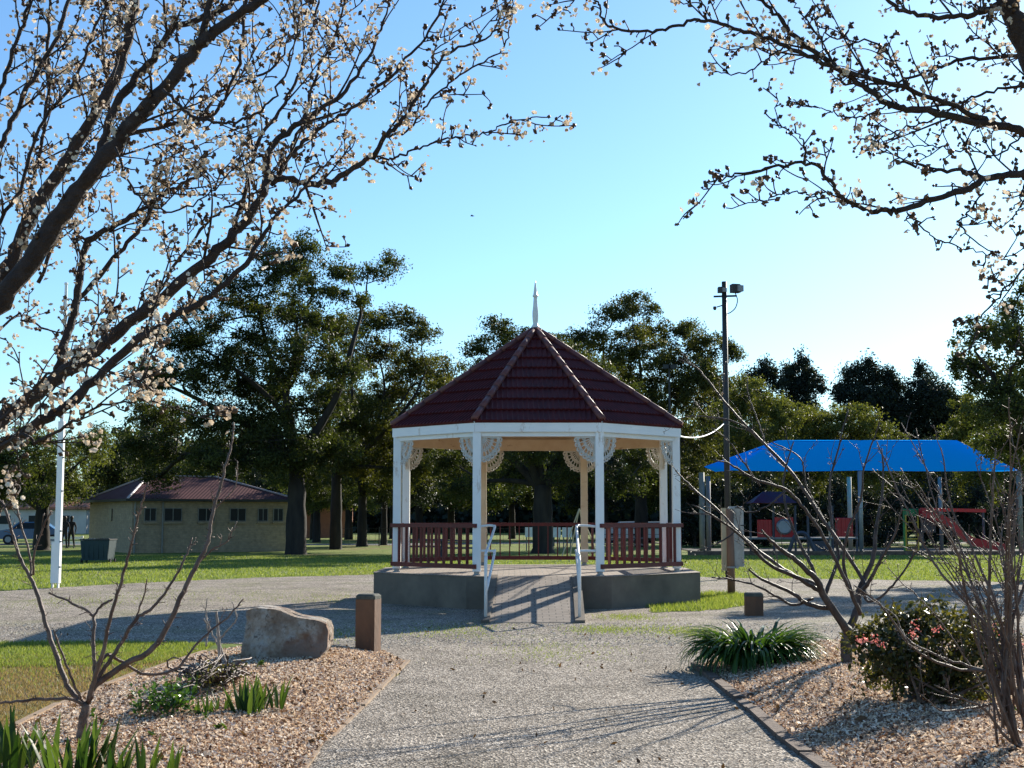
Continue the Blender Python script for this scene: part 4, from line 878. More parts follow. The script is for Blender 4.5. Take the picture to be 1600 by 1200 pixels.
def car(px, Y, rz, mat, label):
    x = P(px, 810, Y)[0]; r = empty('parked_car', (0, 0, 0), label, 'car')
    prof = [(-2.2, .35), (-2.2, .85), (-1.3, .98), (-.75, 1.42), (.75, 1.45), (1.45, .98), (2.15, .85), (2.2, .35)]
    mb = MB(); n = len(prof); V = [(a, -.85 + (.12 if b > 1.2 else 0), b) for a, b in prof] + [(a, .85 - (.12 if b > 1.2 else 0), b) for a, b in prof]
    mb.faces(V, [(i, i+1, n+i+1, n+i) for i in range(n-1)] + [(n-1, 0, n, 2*n-1), tuple(range(n-1, -1, -1)), tuple(range(n, 2*n))]); mb.build('body', M[mat], r)
    for s in (-1, 1):
        mb = MB(); V = [(-1.1, s*.862, 1.0), (-.7, s*.77, 1.36), (.7, s*.77, 1.38), (1.2, s*.862, 1.0)]; mb.faces(V, [(0, 1, 2, 3)]); mb.build('window', M['glass'], r)
        for wx in (-1.35, 1.35):
            mb = MB(); tube(mb, [(wx, s*.72, .32), (wx, s*.90, .32)], .32, 14); t_ = mb.build('wheel', M['tyre'], r)
            mb = MB(); tube(mb, [(wx, s*.90, .32), (wx, s*.915, .32)], .19, 12); mb.build('rim', M['galv'], t_)
    r.location = (x, Y, 0); r.rotation_euler = (0, 0, rz)
car(52, 89, R(10), 'carblue', 'blue car parked behind the far left tree'); car(1020, 94, 0, 'carwhite', 'pale car behind the right rotunda railing'); car(985, 95.5, 0, 'carwhite', 'second pale car, nearer the forked tree')
mb = MB(); x0 = P(-60, 800, 150)[0]; x1 = P(135, 800, 150)[0]
pb = empty('clubhouse', (x0, 150, 0), 'pale building with terracotta roof glimpsed at far left', 'building')
mb.add([(x0, 150, 0), (x1, 150, 0), (x1, 158, 0), (x0, 158, 0), (x0, 150, 2.6), (x1, 150, 2.6), (x1, 158, 2.6), (x0, 158, 2.6)], BF); mb.build('wall', M['wallpale'], pb)
mb = MB(); bar(mb, (x0-.4, 149.6, 2.75), (x1+.4, 149.6, 2.75), .3, .25); mb.faces([(x0-.5, 149.5, 2.7), (x1+.5, 149.5, 2.7), (x1-2, 154, 4), (x0+2, 154, 4), (x1+.5, 158.5, 2.7), (x0-.5, 158.5, 2.7)], [(0, 1, 2, 3), (1, 4, 2), (4, 5, 3, 2), (5, 0, 3)]); mb.build('roof', M['terracotta'], pb)
for k in range(4):
    mb = MB(); xx = x0 + 1.5 + k * 3.2; box(mb, (xx, 149.98, 1.5), (1.2, .06, .9)); mb.build('window', M['glass'], pb)
mb = MB(); x0 = P(558, 800, 118)[0]; h = empty('brick_house', (x0, 118, 0), 'small red brick house glimpsed under the trees right of thick trunk', 'building')
box(mb, (x0 - 5, 121, 1.4), (8, 5, 2.8)); mb.build('wall', M['terracotta'], h)
mb = MB(); mb.faces([(x0-9.4, 118, 2.8), (x0-.6, 118, 2.8), (x0-.6, 124, 2.8), (x0-9.4, 124, 2.8), (x0-8, 121, 4.2), (x0-2, 121, 4.2)], [(0, 1, 5, 4), (1, 2, 5), (2, 3, 4, 5), (3, 0, 4), (3, 2, 1, 0)]); mb.build('roof', M['polegrey'], h)
mb = MB(); a = P(62, 850, 79); b_ = P(128, 850, 79)
r = empty('low_barrier', (a[0], 79, 0), 'low white rail barrier behind the white pole', 'barrier')
for z in (.28, .55): bar(mb, (a[0], 79, z), (b_[0], 79, z), .06, .14)
mb.build('rail', M['white'], r)
for k in range(3):
    mb = MB(); xx = a[0] + (b_[0]-a[0]) * k/2; box(mb, (xx, 79.06, .33), (.1, .08, .66)); mb.build('post', M['white'], r)

def person(px, Y, label, pose, mat='cloth1'):
    x = P(px, 810, Y)[0]
    J = dict(pel=(0,0,.92), wa=(0,0,1.08), ch=(0,.01,1.32), nk=(0,0,1.48), hd=(0,-.01,1.56), ht=(0,-.01,1.70),
             hl=(-.09,0,.88), kl=(-.11,-.03,.48), al=(-.12,.02,.09), tl=(-.13,-.14,.03), hr=(.09,0,.88), kr=(.11,-.02,.48), ar=(.13,.03,.09), tr=(.14,-.13,.03),
             sl=(-.18,0,1.40), el=(-.25,.02,1.14), wl=(-.22,-.10,.90), fl=(-.21,-.14,.82), sr=(.18,0,1.40), er=(.26,.02,1.13), wr=(.24,-.06,.89), fr=(.23,-.09,.80))
    J.update(pose)
    E = ['pel-wa','wa-ch','ch-nk','nk-hd','hd-ht','pel-hl','hl-kl','kl-al','al-tl','pel-hr','hr-kr','kr-ar','ar-tr','ch-sl','sl-el','el-wl','wl-fl','ch-sr','sr-er','er-wr','wr-fr']
    rad = dict(pel=.15, wa=.13, ch=.16, nk=.055, hd=.095, ht=.085, hl=.10, kl=.06, al=.042, tl=.035, hr=.10, kr=.06, ar=.042, tr=.035, sl=.06, el=.042, wl=.028, fl=.03, sr=.06, er=.042, wr=.028, fr=.03)
    ks = list(J); me = bpy.data.meshes.new('person'); me.from_pydata([J[k] for k in ks], [(ks.index(e.split('-')[0]), ks.index(e.split('-')[1])) for e in E], [])
    o = bpy.data.objects.new('person', me); C.objects.link(o); o.location = (x, Y, 0)
    sk = o.modifiers.new('skin', 'SKIN'); o.modifiers.new('sub', 'SUBSURF').levels = 1
    for v, k in zip(me.skin_vertices[0].data, ks): v.radius = (rad[k], rad[k] * (.75 if k in ('pel', 'wa', 'ch') else 1)); v.use_root = k == 'pel'
    me.materials.append(M[mat]); tag(o, label, 'person')
    ORG[o.as_pointer()] = np.array((x, Y, 0)); mb = MB()
    mb2 = MB(); h_ = np.array(J['ht']) + (x, Y, 0)
    lathe(mb2, [(.03, h_[2]+.09), (.085, h_[2]+.06), (.103, h_[2]), (.10, h_[2]-.05), (.09, h_[2]-.09)], h_[0], h_[1]+.02, 10); mb2.build('hair', M['hair'], o, smooth=True)
person(101.5, 76, 'person in dark clothes standing right of the white pole, nearer it', dict(el=(-.30, -.05, 1.16), wl=(-.12, -.22, 1.12), fl=(-.05, -.26, 1.16)))
person(112, 76.4, 'person in dark clothes standing just left of the amenities block', dict(kr=(.16, -.08, .48), ar=(.19, .0, .09), tr=(.2, -.15, .03)))
mb = MB(); c = P(738, 337.5, 30)
tube(mb, [c + (-.045, 0, .0), c + (-.02, 0, .006), c + (.01, 0, .002), c + (.045, 0, 0)], [.004, .016, .014, .003], 6)
mb.faces([c + (-.02, 0, .005), c + (.015, 0, .005), c + (-.005, -.07, .02), c + (-.005, .07, .02), c + (-.03, -.03, .012), c + (-.03, .03, .012)], [(0, 4, 2, 1), (0, 1, 3, 5)])
tag(mb.build('bird', M['bird'], org=tuple(c)), 'tiny dark bird flying in the open sky left of the finial', 'bird')

# ------------------------------------------------------------------ blossom trees
def petal_templates():
    rng = np.random.default_rng(77); out = []
    for _ in range(6):
        V = []; Fq = []; nf = rng.integers(4, 9)
        for f in range(nf):
            c = rng.normal(size=3) * .0075; n = unit(c + rng.normal(size=3) * .004 + (0, 0, .004)); a = unit(np.cross(n, rng.normal(size=3))); b = np.cross(n, a)
            op = rng.uniform(.2, .85); rr = rng.uniform(.0042, .0068)
            for k in range(5):
                th = k * 1.2566; u = a*math.cos(th) + b*math.sin(th); w_ = np.cross(n, u); base = len(V)
                V += [c, c + u*rr*.75*op + w_*rr*.55 + n*rr*(1.0-op*.75), c + u*rr*1.25*op + n*rr*(1.3-op), c + u*rr*.75*op - w_*rr*.55 + n*rr*(1.0-op*.75)]
                Fq.append((base, base+1, base+2, base+3))
        out.append((np.array(V), np.array(Fq)))
    return out
PT = petal_templates()
OCV = np.array([(1,0,0),(0,1,0),(-1,0,0),(0,-1,0),(0,0,1),(0,0,-1)], float); OCF = np.array([(0,1,4),(1,2,4),(2,3,4),(3,0,4),(1,0,5),(2,1,5),(3,2,5),(0,3,5)])
def rot_rand(rng):
    q = unit(rng.normal(size=4)); w_, x, y, z = q
    return np.array([[1-2*(y*y+z*z), 2*(x*y-z*w_), 2*(x*z+y*w_)], [2*(x*y+z*w_), 1-2*(x*x+z*z), 2*(y*z-x*w_)], [2*(x*z-y*w_), 2*(y*z+x*w_), 1-2*(x*x+y*y)]])
def grow(bk, path, r0, r1, rng, tips, dens, L, up=.25, lev=1, spur=14, ang=.9):
    seg = np.linalg.norm(np.diff(path, axis=0), axis=1); cum = np.concatenate([[0], np.cumsum(seg)]); tot = cum[-1]
    for _ in range(int(tot * spur + rng.random())):
        s = tot * rng.random(); i = min(np.searchsorted(cum, s, 'right') - 1, len(seg) - 1); p = path[i] + (path[i+1] - path[i]) * ((s - cum[i]) / seg[i])
        t_ = unit(path[i+1] - path[i]); d = unit(t_ * .5 + unit(np.cross(t_, rng.normal(size=3))) + (0, 0, up * .5)); l_ = rng.uniform(.012, .055)
        rr = np.interp(s, [0, tot], [r0, r1])
        q = p + d * (rr + l_); tube(bk, [p, p + d*(rr + l_*.6) + rng.normal(size=3)*.003, q], [.0028, .0022, .0026], 4); tips.append(q)
    if lev <= 0: return
    k = int(tot * dens + rng.random())
    for j in range(k):
        s = tot * (.08 + .9 * (j + rng.random()) / max(k, 1)); s = min(s, tot * .99); i = min(np.searchsorted(cum, s, 'right') - 1, len(seg) - 1)
        p = path[i] + (path[i+1] - path[i]) * ((s - cum[i]) / seg[i]); t_ = unit(path[i+1] - path[i])
        d = unit(t_ * 1.0 + unit(np.cross(t_, rng.normal(size=3))) * ang + (0, 0, up)); l_ = L * rng.uniform(.45, 1.25)
        rr = min(np.interp(s, [0, tot], [r0, r1]) * .55, .002 + l_ * .010)
        pts = [p]; dd = d
        for _2 in range(4): dd = unit(dd + rng.normal(size=3) * .13 + (0, 0, up * .22)); pts.append(pts[-1] + dd * l_ / 4)
        c = cr(pts, 2); tube(bk, c, np.linspace(max(rr, .0028), .0018, len(c)), 5); tips.append(c[-1])
        grow(bk, c, rr, .0018, rng, tips, dens * .75, L * .5, up, lev - 1, spur, ang)
def blossom_tree(name, label, trunk, fork, limbs, seed, dens, L, spur, bloom, cat='tree'):
    rng = np.random.default_rng(seed); r = empty(name, (trunk[0], trunk[1], 0), label, cat)
    bk = MB(); tips = []
    fork = np.array(fork)
    tube(bk, cr([(trunk[0], trunk[1], -.05), (trunk[0], trunk[1], .4), (fork + np.array((trunk[0], trunk[1], .4)))/2, fork], 4), np.linspace(.13, .10, 13), 12)
    tube(bk, [fork - (0, 0, .1), fork + (0, 0, .12)], [.10, .05], 10)
    for pts, Y0, Y1, w0, w1, own in limbs:
        n = len(pts); p3 = [P(x, y, Y0 + (Y1 - Y0) * i / (n-1)) for i, (x, y) in enumerate(pts)]
        rr = [(w0 + (w1 - w0) * i / (n-1)) / 2 * .80 * PXM(Y0) for i in range(n)]
        if own: p3 = [fork] + p3; rr = [rr[0] * 1.15] + rr
        q = cr(np.column_stack([np.array(p3), rr]), 7); q[:, :3] += rng.normal(size=(len(q), 3)) * .004
        tube(bk, q[:, :3], (q[:, 3] * (1 + .06 * rng.normal(size=len(q)))).clip(.0016), 10)
        i0 = 7 if own else 0
        grow(bk, q[i0:, :3], q[i0, 3], q[-1, 3], rng, tips, dens, L * (1 if w0 > 7 else .62 if w0 > 4 else .42), .28, 2 if w0 > 3 else 1, spur); tips.append(q[-1, :3])
    bk.build('branches', M['bark_pear'], r, smooth=True); r.children[0].name = 'trunk'
    pm = MB(); bm_ = MB()
    for tp in tips:
        dist = tp[1]
        if rng.random() < bloom(tp):
            V, Fq = PT[rng.integers(6)]; sc = rng.uniform(.75, 1.35); pm.add(V @ rot_rand(rng).T * sc * 1.95 + tp, Fq, rng.random())
            bm_.add(OCV * (.004, .004, .006) @ rot_rand(rng).T + tp, OCF, rng.random())
        else:
            k = rng.integers(1, 4)
            for _ in range(k): bm_.add((OCV * (.0075, .0075, .011) * rng.uniform(.7, 1.3)) @ rot_rand(rng).T + tp + rng.normal(size=3) * .006, OCF, rng.random())
    pm.build('blossom', M['petal'], r); bm_.build('bud', M['bud'], r, smooth=True)
    return r
LT = [  # (pixel polyline, depth start, depth end, width px start, end, joins trunk)
 ([(-110,600),(0,472),(100,330),(168,240),(256,140),(312,72),(345,40),(416,-5),(480,-60)], 4.9, 4.9, 44, 13, True),
 ([(314,70),(322,30),(335,-20)], 4.9, 4.9, 17, 13, False),
 ([(-60,560),(12,420),(52,332),(120,224),(180,120),(212,-5),(225,-60)], 5.3, 5.5, 34, 17, True),
 ([(120,305),(152,248),(184,164),(240,92),(272,44),(340,18),(395,-20)], 5.0, 5.2, 20, 11, False),
 ([(-40,250),(0,140),(28,60),(52,-10)], 5.5, 5.6, 10, 7, True),
 ([(-30,300),(0,232),(32,160),(80,80),(110,-10)], 5.2, 5.4, 12, 9, True),
 ([(90,580),(100,540),(118,480),(134,385),(185,350),(230,322),(270,295),(320,270)], 5.2, 5.6, 20, 6, False),
 ([(-90,720),(0,655),(70,608),(150,545),(240,475),(330,400),(378,350),(412,300),(425,230),(470,190),(530,150),(575,90),(610,10)], 4.8, 5.1, 34, 4, True),
 ([(-90,745),(0,698),(60,662),(110,632),(180,560),(260,502),(330,462),(385,410),(425,345),(470,300),(500,260)], 4.6, 4.8, 26, 4, True),
 ([(405,300),(430,278),(480,288),(532,276),(580,244),(610,205),(640,172),(665,130),(700,85),(760,60),(795,30)], 4.9, 5.0, 15, 3, False),
 ([(580,246),(610,246),(640,238),(680,222),(720,212),(760,208),(800,188),(855,182)], 4.95, 5.0, 5, 2.5, False),
 ([(600,215),(640,200),(680,150),(720,115),(780,80),(797,40),(800,-10)], 5.0, 5.1, 5, 2.5, False),
 ([(425,290),(455,240),(490,210),(550,170),(620,110),(670,50),(700,-10)], 5.0, 5.2, 10, 4, False),
 ([(360,370),(385,300),(400,230),(450,150),(480,80),(500,-10)], 5.0, 5.3, 10, 5, False),
 ([(440,270),(470,200),(490,130),(520,60),(545,-10)], 5.1, 5.3, 7, 4, False),
 ([(200,210),(290,190),(340,170),(372,100),(382,20),(385,-20)], 5.1, 5.3, 8, 6, False),
 ([(40,350),(55,260),(75,160),(74,60),(76,-20)], 5.6, 5.6, 8, 6, False),
 ([(120,470),(200,380),(236,330),(248,250),(300,200),(350,140),(420,110),(470,40)], 5.4, 5.7, 10, 4, False),
 ([(60,440),(110,330),(160,260),(170,150),(160,60),(170,-20)], 5.7, 5.9, 8, 5, False),
 ([(-20,380),(30,300),(60,200),(120,120),(150,40),(190,-20)], 5.0, 5.1, 8, 5, True),
 ([(230,480),(300,380),(345,330),(400,300),(440,250)], 5.4, 5.7, 7, 3, False),
 ([(0,660),(70,590),(130,570),(200,590),(240,610)], 4.5, 4.2, 6, 2, True),
 ([(0,700),(60,690),(120,655),(170,630),(232,625)], 4.4, 4.1, 8, 2.5, True),
 ([(-60,760),(10,790),(30,740),(20,690)], 4.4, 4.1, 5, 2, True),
 ([(0,520),(40,500),(90,520),(150,490),(210,480)], 5.6, 5.8, 5, 2, True),
 ([(256,140),(300,180),(360,190),(420,160),(450,100),(470,30)], 4.7, 4.5, 7, 3, False),
 ([(180,230),(210,300),(260,330),(330,300),(380,240)], 4.8, 4.6, 5, 2.5, False),
]
ltf = P(-300, 900, 4.9)
def bloomL(p): return .46
blossom_tree('blossom_tree', 'large flowering pear tree leaning in over the left side of the picture', (ltf[0] - .15, 4.9), ltf, LT, 101, 6.2, .33, 19, bloomL)
RT = [
 ([(1690,260),(1600,207),(1539,192),(1435,172),(1385,162),(1331,121),(1260,75),(1220,32),(1180,-10)], 5.0, 5.0, 18, 7, True),
 ([(1560,196),(1518,177),(1414,137),(1310,107),(1227,72),(1164,50),(1102,31),(1060,40),(1010,50),(950,38),(935,10),(925,-10)], 5.0, 4.9, 11, 3.5, False),
 ([(1690,250),(1600,271),(1547,279),(1497,300),(1414,325),(1377,329),(1327,317),(1297,283),(1268,254),(1206,262),(1143,275),(1102,287)], 4.8, 4.7, 16, 3, True),
 ([(1547,279),(1500,268),(1450,262),(1402,253)], 4.8, 4.7, 9, 5, False),
 ([(1258,252),(1256,225),(1240,205),(1216,192),(1213,145)], 4.7, 4.7, 3.5, 2, False),
 ([(1327,317),(1280,308),(1240,300),(1195,312),(1135,325)], 4.8, 4.7, 4, 2, False),
 ([(1690,100),(1600,87),(1518,92),(1477,100),(1420,122),(1352,133),(1300,125)], 5.3, 5.4, 9, 4, True),
 ([(1640,-10),(1560,8),(1520,22),(1450,24),(1400,12),(1370,-20)], 4.9, 4.9, 14, 6, True),
 ([(1540,300),(1505,340),(1500,352),(1535,385),(1590,415)], 4.9, 4.9, 4, 2.5, False),
 ([(1700,400),(1620,405),(1580,440),(1545,480),(1520,500),(1495,503)], 4.6, 4.5, 5, 2.2, True),
 ([(1414,325),(1430,345),(1460,370),(1500,385),(1560,400)], 4.8, 4.9, 4, 2.5, False),
 ([(1385,162),(1360,180),(1320,185),(1290,170),(1250,165)], 5.0, 5.0, 4, 2, False),
 ([(1600,207),(1560,240),(1500,235),(1440,228),(1400,235)], 5.1, 5.2, 4, 2, False),
 ([(1700,50),(1640,120),(1560,140),(1500,160),(1450,190),(1400,205),(1340,240)], 5.2, 5.3, 7, 2.5, True),
 ([(1440,172),(1400,100),(1370,70),(1300,55),(1260,20)], 5.0, 5.1, 5, 2.5, False),
 ([(1227,72),(1200,90),(1175,110),(1140,115),(1108,108)], 5.0, 4.9, 4, 2, False),
 ([(1106,31),(1100,10),(1090,-10)], 4.95, 4.95, 4, 3, False),
 ([(1310,107),(1280,60),(1250,20),(1230,-10)], 5.0, 5.1, 4, 2.5, False),
 ([(1600,271),(1595,310),(1580,330)], 4.8, 4.7, 4, 2, False),
 ([(1700,450),(1640,470),(1600,500),(1590,545)], 4.5, 4.4, 4, 2, True),
 ([(930,-20),(900,0),(880,15),(862,20)], 4.9, 4.9, 3, 2, False),
 ([(1700,300),(1660,200),(1615,100),(1585,30),(1560,-30)], 5.0, 4.9, 50, 34, True),
]
rtf = P(1790, 700, 5.0)
blossom_tree('blossom_tree', 'budding pear tree reaching in from the upper right corner', (rtf[0] + .1, 5.0), rtf, RT, 202, 6.0, .28, 17, lambda p: .20)

# ------------------------------------------------------------------ bare shrubs and saplings
def bare(name, label, limbs, Yb, mat, seed, twig=5, L=.25, org=(0, 0), spurL=.03, spur=16, flowers=None, cat='shrub', lev=1):
    rng = np.random.default_rng(seed); g = G(*org); r = empty(name, (g[0], g[1], 0), label, cat); bk = MB(); tips = []
    for pts, Y0, Y1, w0, w1 in limbs:
        n = len(pts); p3 = [P(x, y, Yb + Y0 + (Y1 - Y0) * i / (n-1)) for i, (x, y) in enumerate(pts)]
        rr = [(w0 + (w1 - w0) * i / (n-1)) / 2 * PXM(Yb) for i in range(n)]
        q = cr(np.column_stack([np.array(p3), rr]), 6); q[1:-1, :3] += rng.normal(size=(len(q)-2, 3)) * .003
        tube(bk, q[:, :3], q[:, 3].clip(.0015), 8)
        if twig >= 0: grow(bk, q[3:, :3], q[3, 3], q[-1, 3], rng, tips, twig, L, .25, lev, spur, .8)
    bk.build('branches', M[mat], r, smooth=True); r.children[0].name = 'stem'
    if flowers:
        pm = MB(); n = int(len(tips) * flowers[0])
        for i in rng.choice(len(tips), n, replace=False):
            V, Fq = PT[rng.integers(6)]; pm.add(V @ rot_rand(rng).T * flowers[2] + tips[i], Fq, rng.random())
        pm.build('blossom', M[flowers[1]], r)
    return r
SL = [([(126,1160),(131,1125),(136,1100)], 0, 0, 17, 14), ([(136,1104),(108,1076),(92,1036),(76,988),(60,932),(47,901),(31,870),(19,832),(3,782)], 0, .3, 9, 4),
 ([(49,900),(47,870),(34,826),(19,760),(12,735)], .15, .2, 4, 2.5), ([(52,898),(53,867),(69,820),(80,798)], .15, 0, 4, 2.5), ([(128,1092),(120,1080),(100,1028),(84,984)], 0, -.2, 5, 3),
 ([(138,1100),(148,1064),(146,1010),(146,964),(118,945),(76,926)], 0, .2, 8, 3), ([(146,964),(160,945),(176,936)], .1, .2, 4, 3),
 ([(138,1098),(150,1050),(160,1020),(172,968),(190,908),(203,857),(219,795),(231,754)], 0, -.3, 8, 2.5), ([(140,1094),(152,1060),(180,1020),(212,968),(240,948),(272,905),(290,870),(300,840)], 0, .3, 8, 2.5),
 ([(140,1090),(152,1068),(200,1036),(240,1012),(272,957),(300,895),(322,854),(331,807),(341,770),(352,730),(362,695),(365,660)], 0, .4, 11, 2.5),
 ([(152,1050),(164,1024),(188,1032),(228,1054),(276,1044),(312,1000),(350,970),(380,936)], 0, .5, 6, 2.5), ([(134,1104),(108,1092),(52,1094),(0,1098),(-40,1100)], 0, -.3, 6, 3),
 ([(212,968),(225,930),(230,905)], .2, .1, 3, 2), ([(331,800),(350,780),(368,760),(371,720)], .3, .3, 2.5, 1.5), ([(310,880),(330,860),(355,845),(370,815)], .3, .3, 3, 1.5)]
bare('bare_sapling', 'leafless many-stemmed sapling in the left mulch bed at front', SL, 9.6, 'bark_thin', 7, 3.2, .13, (128, 1155), spur=22, lev=1)
SR = [([(1324,1040),(1322,1010),(1325,985)], 0, 0, 18, 17), ([(1325,990),(1321,981),(1289,934),(1276,907),(1249,880),(1225,862),(1205,845),(1190,828)], 0, -.5, 15, 3),
 ([(1345,960),(1326,917),(1296,856),(1262,802),(1229,765),(1178,748),(1141,725),(1114,718)], -.1, -.8, 7, 2), ([(1350,930),(1347,904),(1289,816),(1242,745),(1195,694),(1134,630),(1094,580),(1060,560)], -.1, .8, 7, 2),
 ([(1285,930),(1276,914),(1242,900),(1188,863),(1151,829),(1127,802),(1080,760),(1055,735)], 0, .6, 8, 2), ([(1283,925),(1250,905),(1200,880),(1160,840),(1120,810),(1085,790)], 0, -.7, 8, 2),
 ([(1325,985),(1340,950),(1343,920),(1364,873),(1370,820),(1380,760),(1378,700)], 0, .3, 13, 2), ([(1345,925),(1357,910),(1377,873),(1400,830),(1410,790)], 0, -.4, 8, 2), ([(1276,907),(1266,880),(1250,850),(1230,800),(1225,745),(1240,690)], 0, .3, 7, 2),
 ([(1289,934),(1300,900),(1310,870),(1300,820),(1296,760),(1310,700),(1325,640)], 0, .4, 7, 2), ([(1270,935),(1240,945),(1210,930),(1180,915),(1140,905),(1112,902)], 0, -.6, 5, 2), ([(1300,950),(1265,945),(1235,925),(1190,905),(1170,890)], 0, -.3, 8, 3),
 ([(1330,925),(1318,880),(1325,830),(1345,780),(1350,730),(1375,660)], 0, -.3, 6, 2), ([(1242,745),(1190,690),(1150,660),(1090,650),(1055,655)], .4, .9, 4, 1.5), ([(1188,760),(1160,720),(1140,690),(1112,668)], .4, .2, 3, 1.5),
 ([(1195,694),(1185,660),(1170,620),(1168,590)], .6, .7, 3, 1.5), ([(1289,816),(1260,760),(1250,715),(1205,690)], .3, .3, 3.5, 1.5), ([(1151,829),(1120,850),(1090,860)], .4, .3, 3, 1.5), ([(1343,920),(1360,940),(1390,920),(1420,880),(1440,830)], 0, -.3, 5, 2), ([(1229,765),(1200,790),(1170,800),(1150,790)], -.3, -.4, 3, 1.5)]
bare('crepe_myrtle', 'leafless vase-shaped tree in the right mulch bed before the playground', SR, 14.6, 'bark_crape', 8, 4.2, .30, (1324, 1040), spur=9, lev=2, flowers=(.025, 'petal', 1.3), cat='tree')
rng = np.random.default_rng(31); ST = []
for k in range(30):
    bx = rng.uniform(1555, 1610); by = rng.uniform(1080, 1165); tx_ = 1600 - 270 * rng.random() ** 1.1 + 60 * rng.random(); ty_ = rng.uniform(600, 860) + abs(tx_ - 1540) * .35
    m1 = (bx + (tx_ - bx) * .30 + rng.normal() * 10, by + (ty_ - by) * .42); m2 = (bx + (tx_ - bx) * .62 + rng.normal() * 12, by + (ty_ - by) * .72)
    ST.append(([(bx, by), m1, m2, (tx_, ty_)], rng.uniform(-.2, .2), rng.uniform(-.9, 1.2), rng.uniform(2.6, 5.5), 1.4))
ST += [([(1592,1170),(1580,1120),(1570,1060),(1575,980),(1580,880),(1590,780)], 0, 0, 15, 4), ([(1590,1165),(1560,1090),(1548,1020),(1545,930),(1548,820),(1556,700)], 0, -.2, 10, 2.5),
 ([(1600,1170),(1570,1150),(1540,1110),(1500,1090),(1460,1070)], 0, -.5, 6, 2), ([(1560,1045),(1500,1045),(1430,1015),(1380,950),(1335,915)], 0, -.6, 5, 2), ([(1550,1100),(1520,1105),(1470,1110),(1440,1085)], 0, -.5, 4, 1.5),
 ([(1548,1050),(1480,1030),(1420,1000),(1395,960),(1350,930)], 0, .5, 4, 1.5), ([(1545,980),(1500,930),(1460,880),(1430,820),(1400,760),(1370,690)], 0, .4, 5, 2), ([(1570,1060),(1560,960),(1520,860),(1490,800),(1470,700)], 0, .4, 6, 2)]
bare('bare_shrub', 'tall twiggy leafless shrub of many upright stems at the right edge', ST, 9.3, 'bark_thin', 9, 4.0, .22, (1590, 1165), spur=14, lev=1)
DS = [([(343,1042),(342,1000),(338,956)], 0, 0, 6, 4), ([(355,1040),(344,1010),(340,990)], 0, .1, 4, 3), ([(342,1010),(330,985),(322,960),(324,935)], 0, .1, 3, 1.5), ([(342,1000),(355,985),(370,965),(362,940)], 0, -.1, 3, 1.5), ([(322,1010),(325,985),(318,965)], 0, 0, 3, 1.5)]
bare('dead_sapling', 'small pale dead sapling left of the boulder', DS, 14.0, 'bark_grey', 10, 4, .10, (345, 1042), spur=8, lev=1)

# ------------------------------------------------------------------ leafy plants
def strap(mb, b, az, L, lift, droop, wd, rng, n=7, t=None):
    d = np.array((math.cos(az), math.sin(az), 0)); s = np.linspace(0, 1, n); side = np.array((-math.sin(az), math.cos(az), 0))
    ang = lift - droop * s * 1.0; dx = np.cumsum(np.cos(ang)) * L / n; dz = np.cumsum(np.sin(ang)) * L / n; dx -= dx[0]; dz -= dz[0]
    c = b + d * dx[:, None] + np.array((0, 0, 1)) * dz[:, None]; w_ = wd / 2 * (1 - s ** 2.2) * np.minimum(1, .55 + 2 * s)
    w_[-1] = .001; fold = np.array((0, 0, .35)) * w_[:, None]
    V = np.concatenate([c - side * w_[:, None] + fold, c, c + side * w_[:, None] + fold]); k = np.arange(n-1)
    mb.add(V, np.concatenate([np.stack([k, k+1, k+1+n, k+n], 1), np.stack([k+n, k+n+1, k+1+2*n, k+2*n], 1)]), rng.random() if t is None else t)
rng = np.random.default_rng(41); g = G(1182, 1036); mb = MB()
g = G(1182, 1036, .12); ag = np.array((g[0], g[1] + .25, .08))
for k in range(480):
    a = rng.random() * 6.283; rad = .30 * math.sqrt(rng.random()); b_ = ag + (rad*math.cos(a), rad*math.sin(a)*.8, 0)
    az = a + rng.normal() * .35; strap(mb, b_, az, rng.uniform(.72, 1.0), rng.uniform(1.32, 1.62), rng.uniform(1.5, 3.1), rng.uniform(.042, .062), rng)
o = mb.build('agapanthus', M['aga'], org=tuple(ag)); tag(o, 'big dark strap-leaved agapanthus clump at the tip of right bed', 'plant')
def iris(px, py, n, h, label, spread=.10, seed=1):
    h *= 1.2
    rng = np.random.default_rng(seed); g = G(px, py, .13) - (0, 0, .09); mb = MB()
    for k in range(n):
        a = rng.random() * 6.283; rad = spread * math.sqrt(rng.random()); strap(mb, g + (rad*math.cos(a), rad*math.sin(a), .08), a + rng.normal()*.5, h * rng.uniform(.6, 1.1), rng.uniform(1.15, 1.55), rng.uniform(0, .5), h * .12, rng)
    tag(mb.build('iris_plant', M['iris'], org=tuple(g)), label, 'plant', 'iris clumps in the left bed')
iris(18, 1205, 26, .36, 'iris clump at the bottom left corner', .16, 1); iris(115, 1215, 46, .34, 'widest iris clump, at the foot of the bare sapling', .24, 2); iris(180, 1222, 12, .26, 'iris tuft just right of the widest clump', .08, 3)
iris(226, 1222, 9, .26, 'lone iris tuft on the bottom edge', .05, 4); iris(264, 1226, 8, .26, 'rightmost iris tuft on the bottom edge', .05, 5)
iris(325, 1118, 12, .20, 'small iris tuft left of the middle group', .12, 6); iris(350, 1112, 9, .18, 'short iris tuft in the middle of group', .06, 7); iris(386, 1116, 18, .30, 'tallest iris tuft of the middle group', .12, 8); iris(407, 1108, 9, .28, 'narrow iris tuft beside the tallest one', .05, 9); iris(436, 1105, 9, .26, 'outermost iris tuft of the middle group, toward the path', .07, 10); iris(297, 1092, 7, .24, 'iris tuft rising behind the low leafy shrub', .05, 11)
